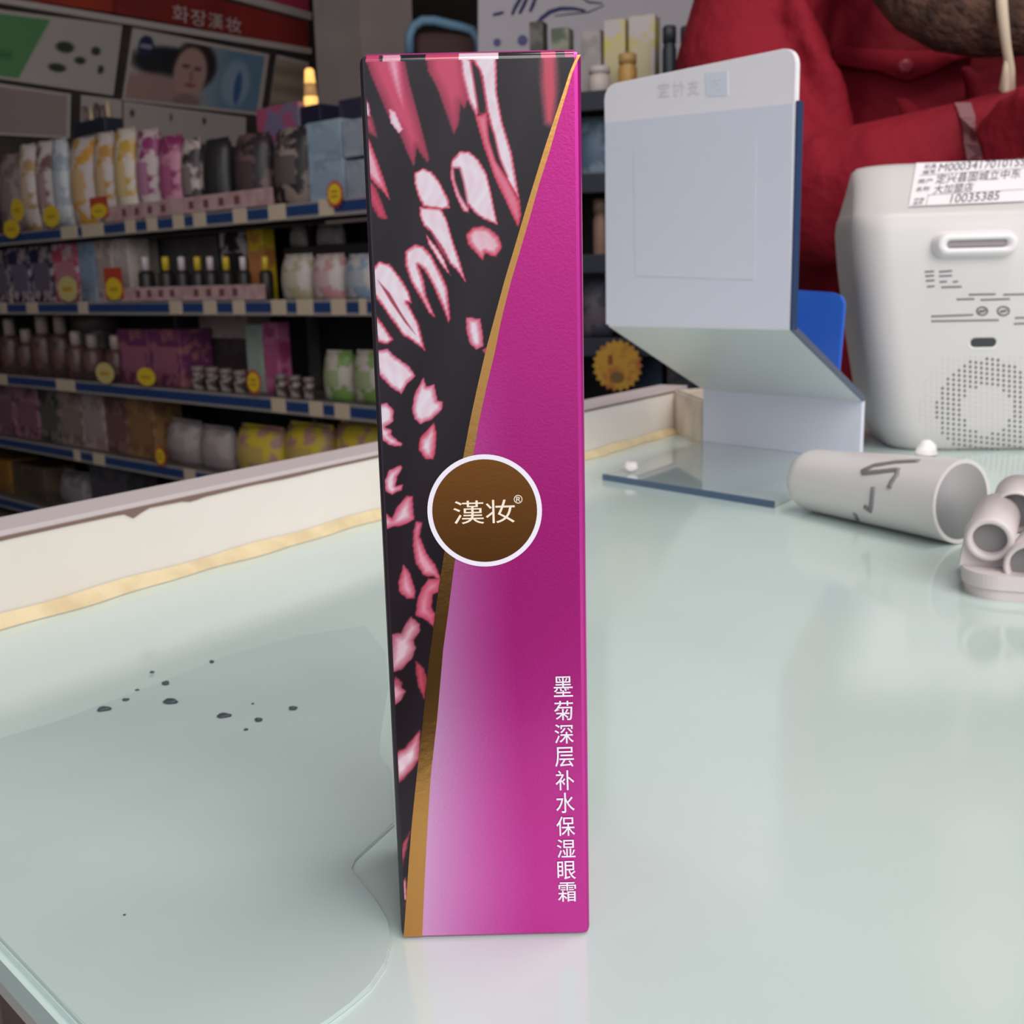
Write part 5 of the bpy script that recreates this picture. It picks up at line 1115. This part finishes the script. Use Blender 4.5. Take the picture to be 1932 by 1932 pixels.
sweep('hood_cord', cord, [0.0046, 0.0046, 0.0042, 0.0038, 0.0036, 0.0042, 0.0048, 0.0042, 0.003, 0.002], mat('cream_cord', (206, 184, 160), 0.7), person, seg=10)
# dark waistband and trousers
wv, wf = loft([(PX0, PY, 0.030, 0.231, 0.160), (PX0, PY, 0.035, 0.236, 0.165), (PX0, PY, 0.072, 0.236, 0.165), (PX0, PY, 0.077, 0.231, 0.160)])
mesh_obj('waistband', wv, wf, mat('navy_cloth', (34, 36, 50), 0.8), person, True)
tg = []
for s_ in (-1, 1): tg.append(tube_geo([(PX0+s_*0.09, PY, -0.16), (PX0+s_*0.095, PY, FLOOR+0.48), (PX0+s_*0.095, PY+0.01, FLOOR+0.08)], [0.12, 0.085, 0.07], 16))
fuse('trousers', tg, 0.012, 2, MATS['navy_cloth'], person)
hv_, hf_ = loft([(PX0, PY+0.03, shz+0.10, 0.085, 0.075), (PX0, PY+0.025, shz+0.20, 0.098, 0.090), (PX0, PY+0.01, shz+0.29, 0.094, 0.105), (PX0, PY, shz+0.35, 0.075, 0.090), (PX0, PY, shz+0.375, 0.03, 0.04)], p=2.0)
mesh_obj('hair', hv_, hf_, mat('black_hair', (30, 26, 26), 0.6, bump=(90, 0.5, 0.01)), person, True)
# eyes, brows and mouth on the face (above the photograph's frame)
PT = bvh_of(person)
def facep(x, z, lift=0.0):
    h = PT.ray_cast(Vector((PX0+x, PY-0.6, z)), Vector((0, 1, 0))); return np.array(h[0])-np.array([0, lift, 0])
for s_ in (-1, 1):
    e_ = facep(s_*0.029, shz+0.252)
    bm = bmesh.new(); bmesh.ops.create_uvsphere(bm, u_segments=16, v_segments=10, radius=0.0105)
    for v in bm.verts: v.co = Vector((v.co.x*1.25, v.co.y, v.co.z*0.75))
    eo = bm_obj('eye', bm, mat('eye_white', (232, 226, 220), 0.3), person, True); eo.location = tuple(e_+np.array([0, 0.0065, 0]))
    bm = bmesh.new(); bmesh.ops.create_uvsphere(bm, u_segments=12, v_segments=8, radius=0.0055)
    io = bm_obj('iris', bm, mat('iris_brown', (44, 30, 24), 0.2), eo, True); io.location = (0, -0.0065, 0)
    sweep('eyebrow', [facep(s_*0.014, shz+0.272, 0.001), facep(s_*0.03, shz+0.277, 0.001), facep(s_*0.046, shz+0.271, 0.001)], [0.002, 0.003, 0.0015], MATS['black_hair'], person, 8)
sweep('mouth', [facep(-0.022, shz+0.176, -0.001), facep(0, shz+0.175, 0.001), facep(0.022, shz+0.176, -0.001)], [0.002, 0.005, 0.002], mat('lip_red', (168, 88, 84), 0.5), person, 8)
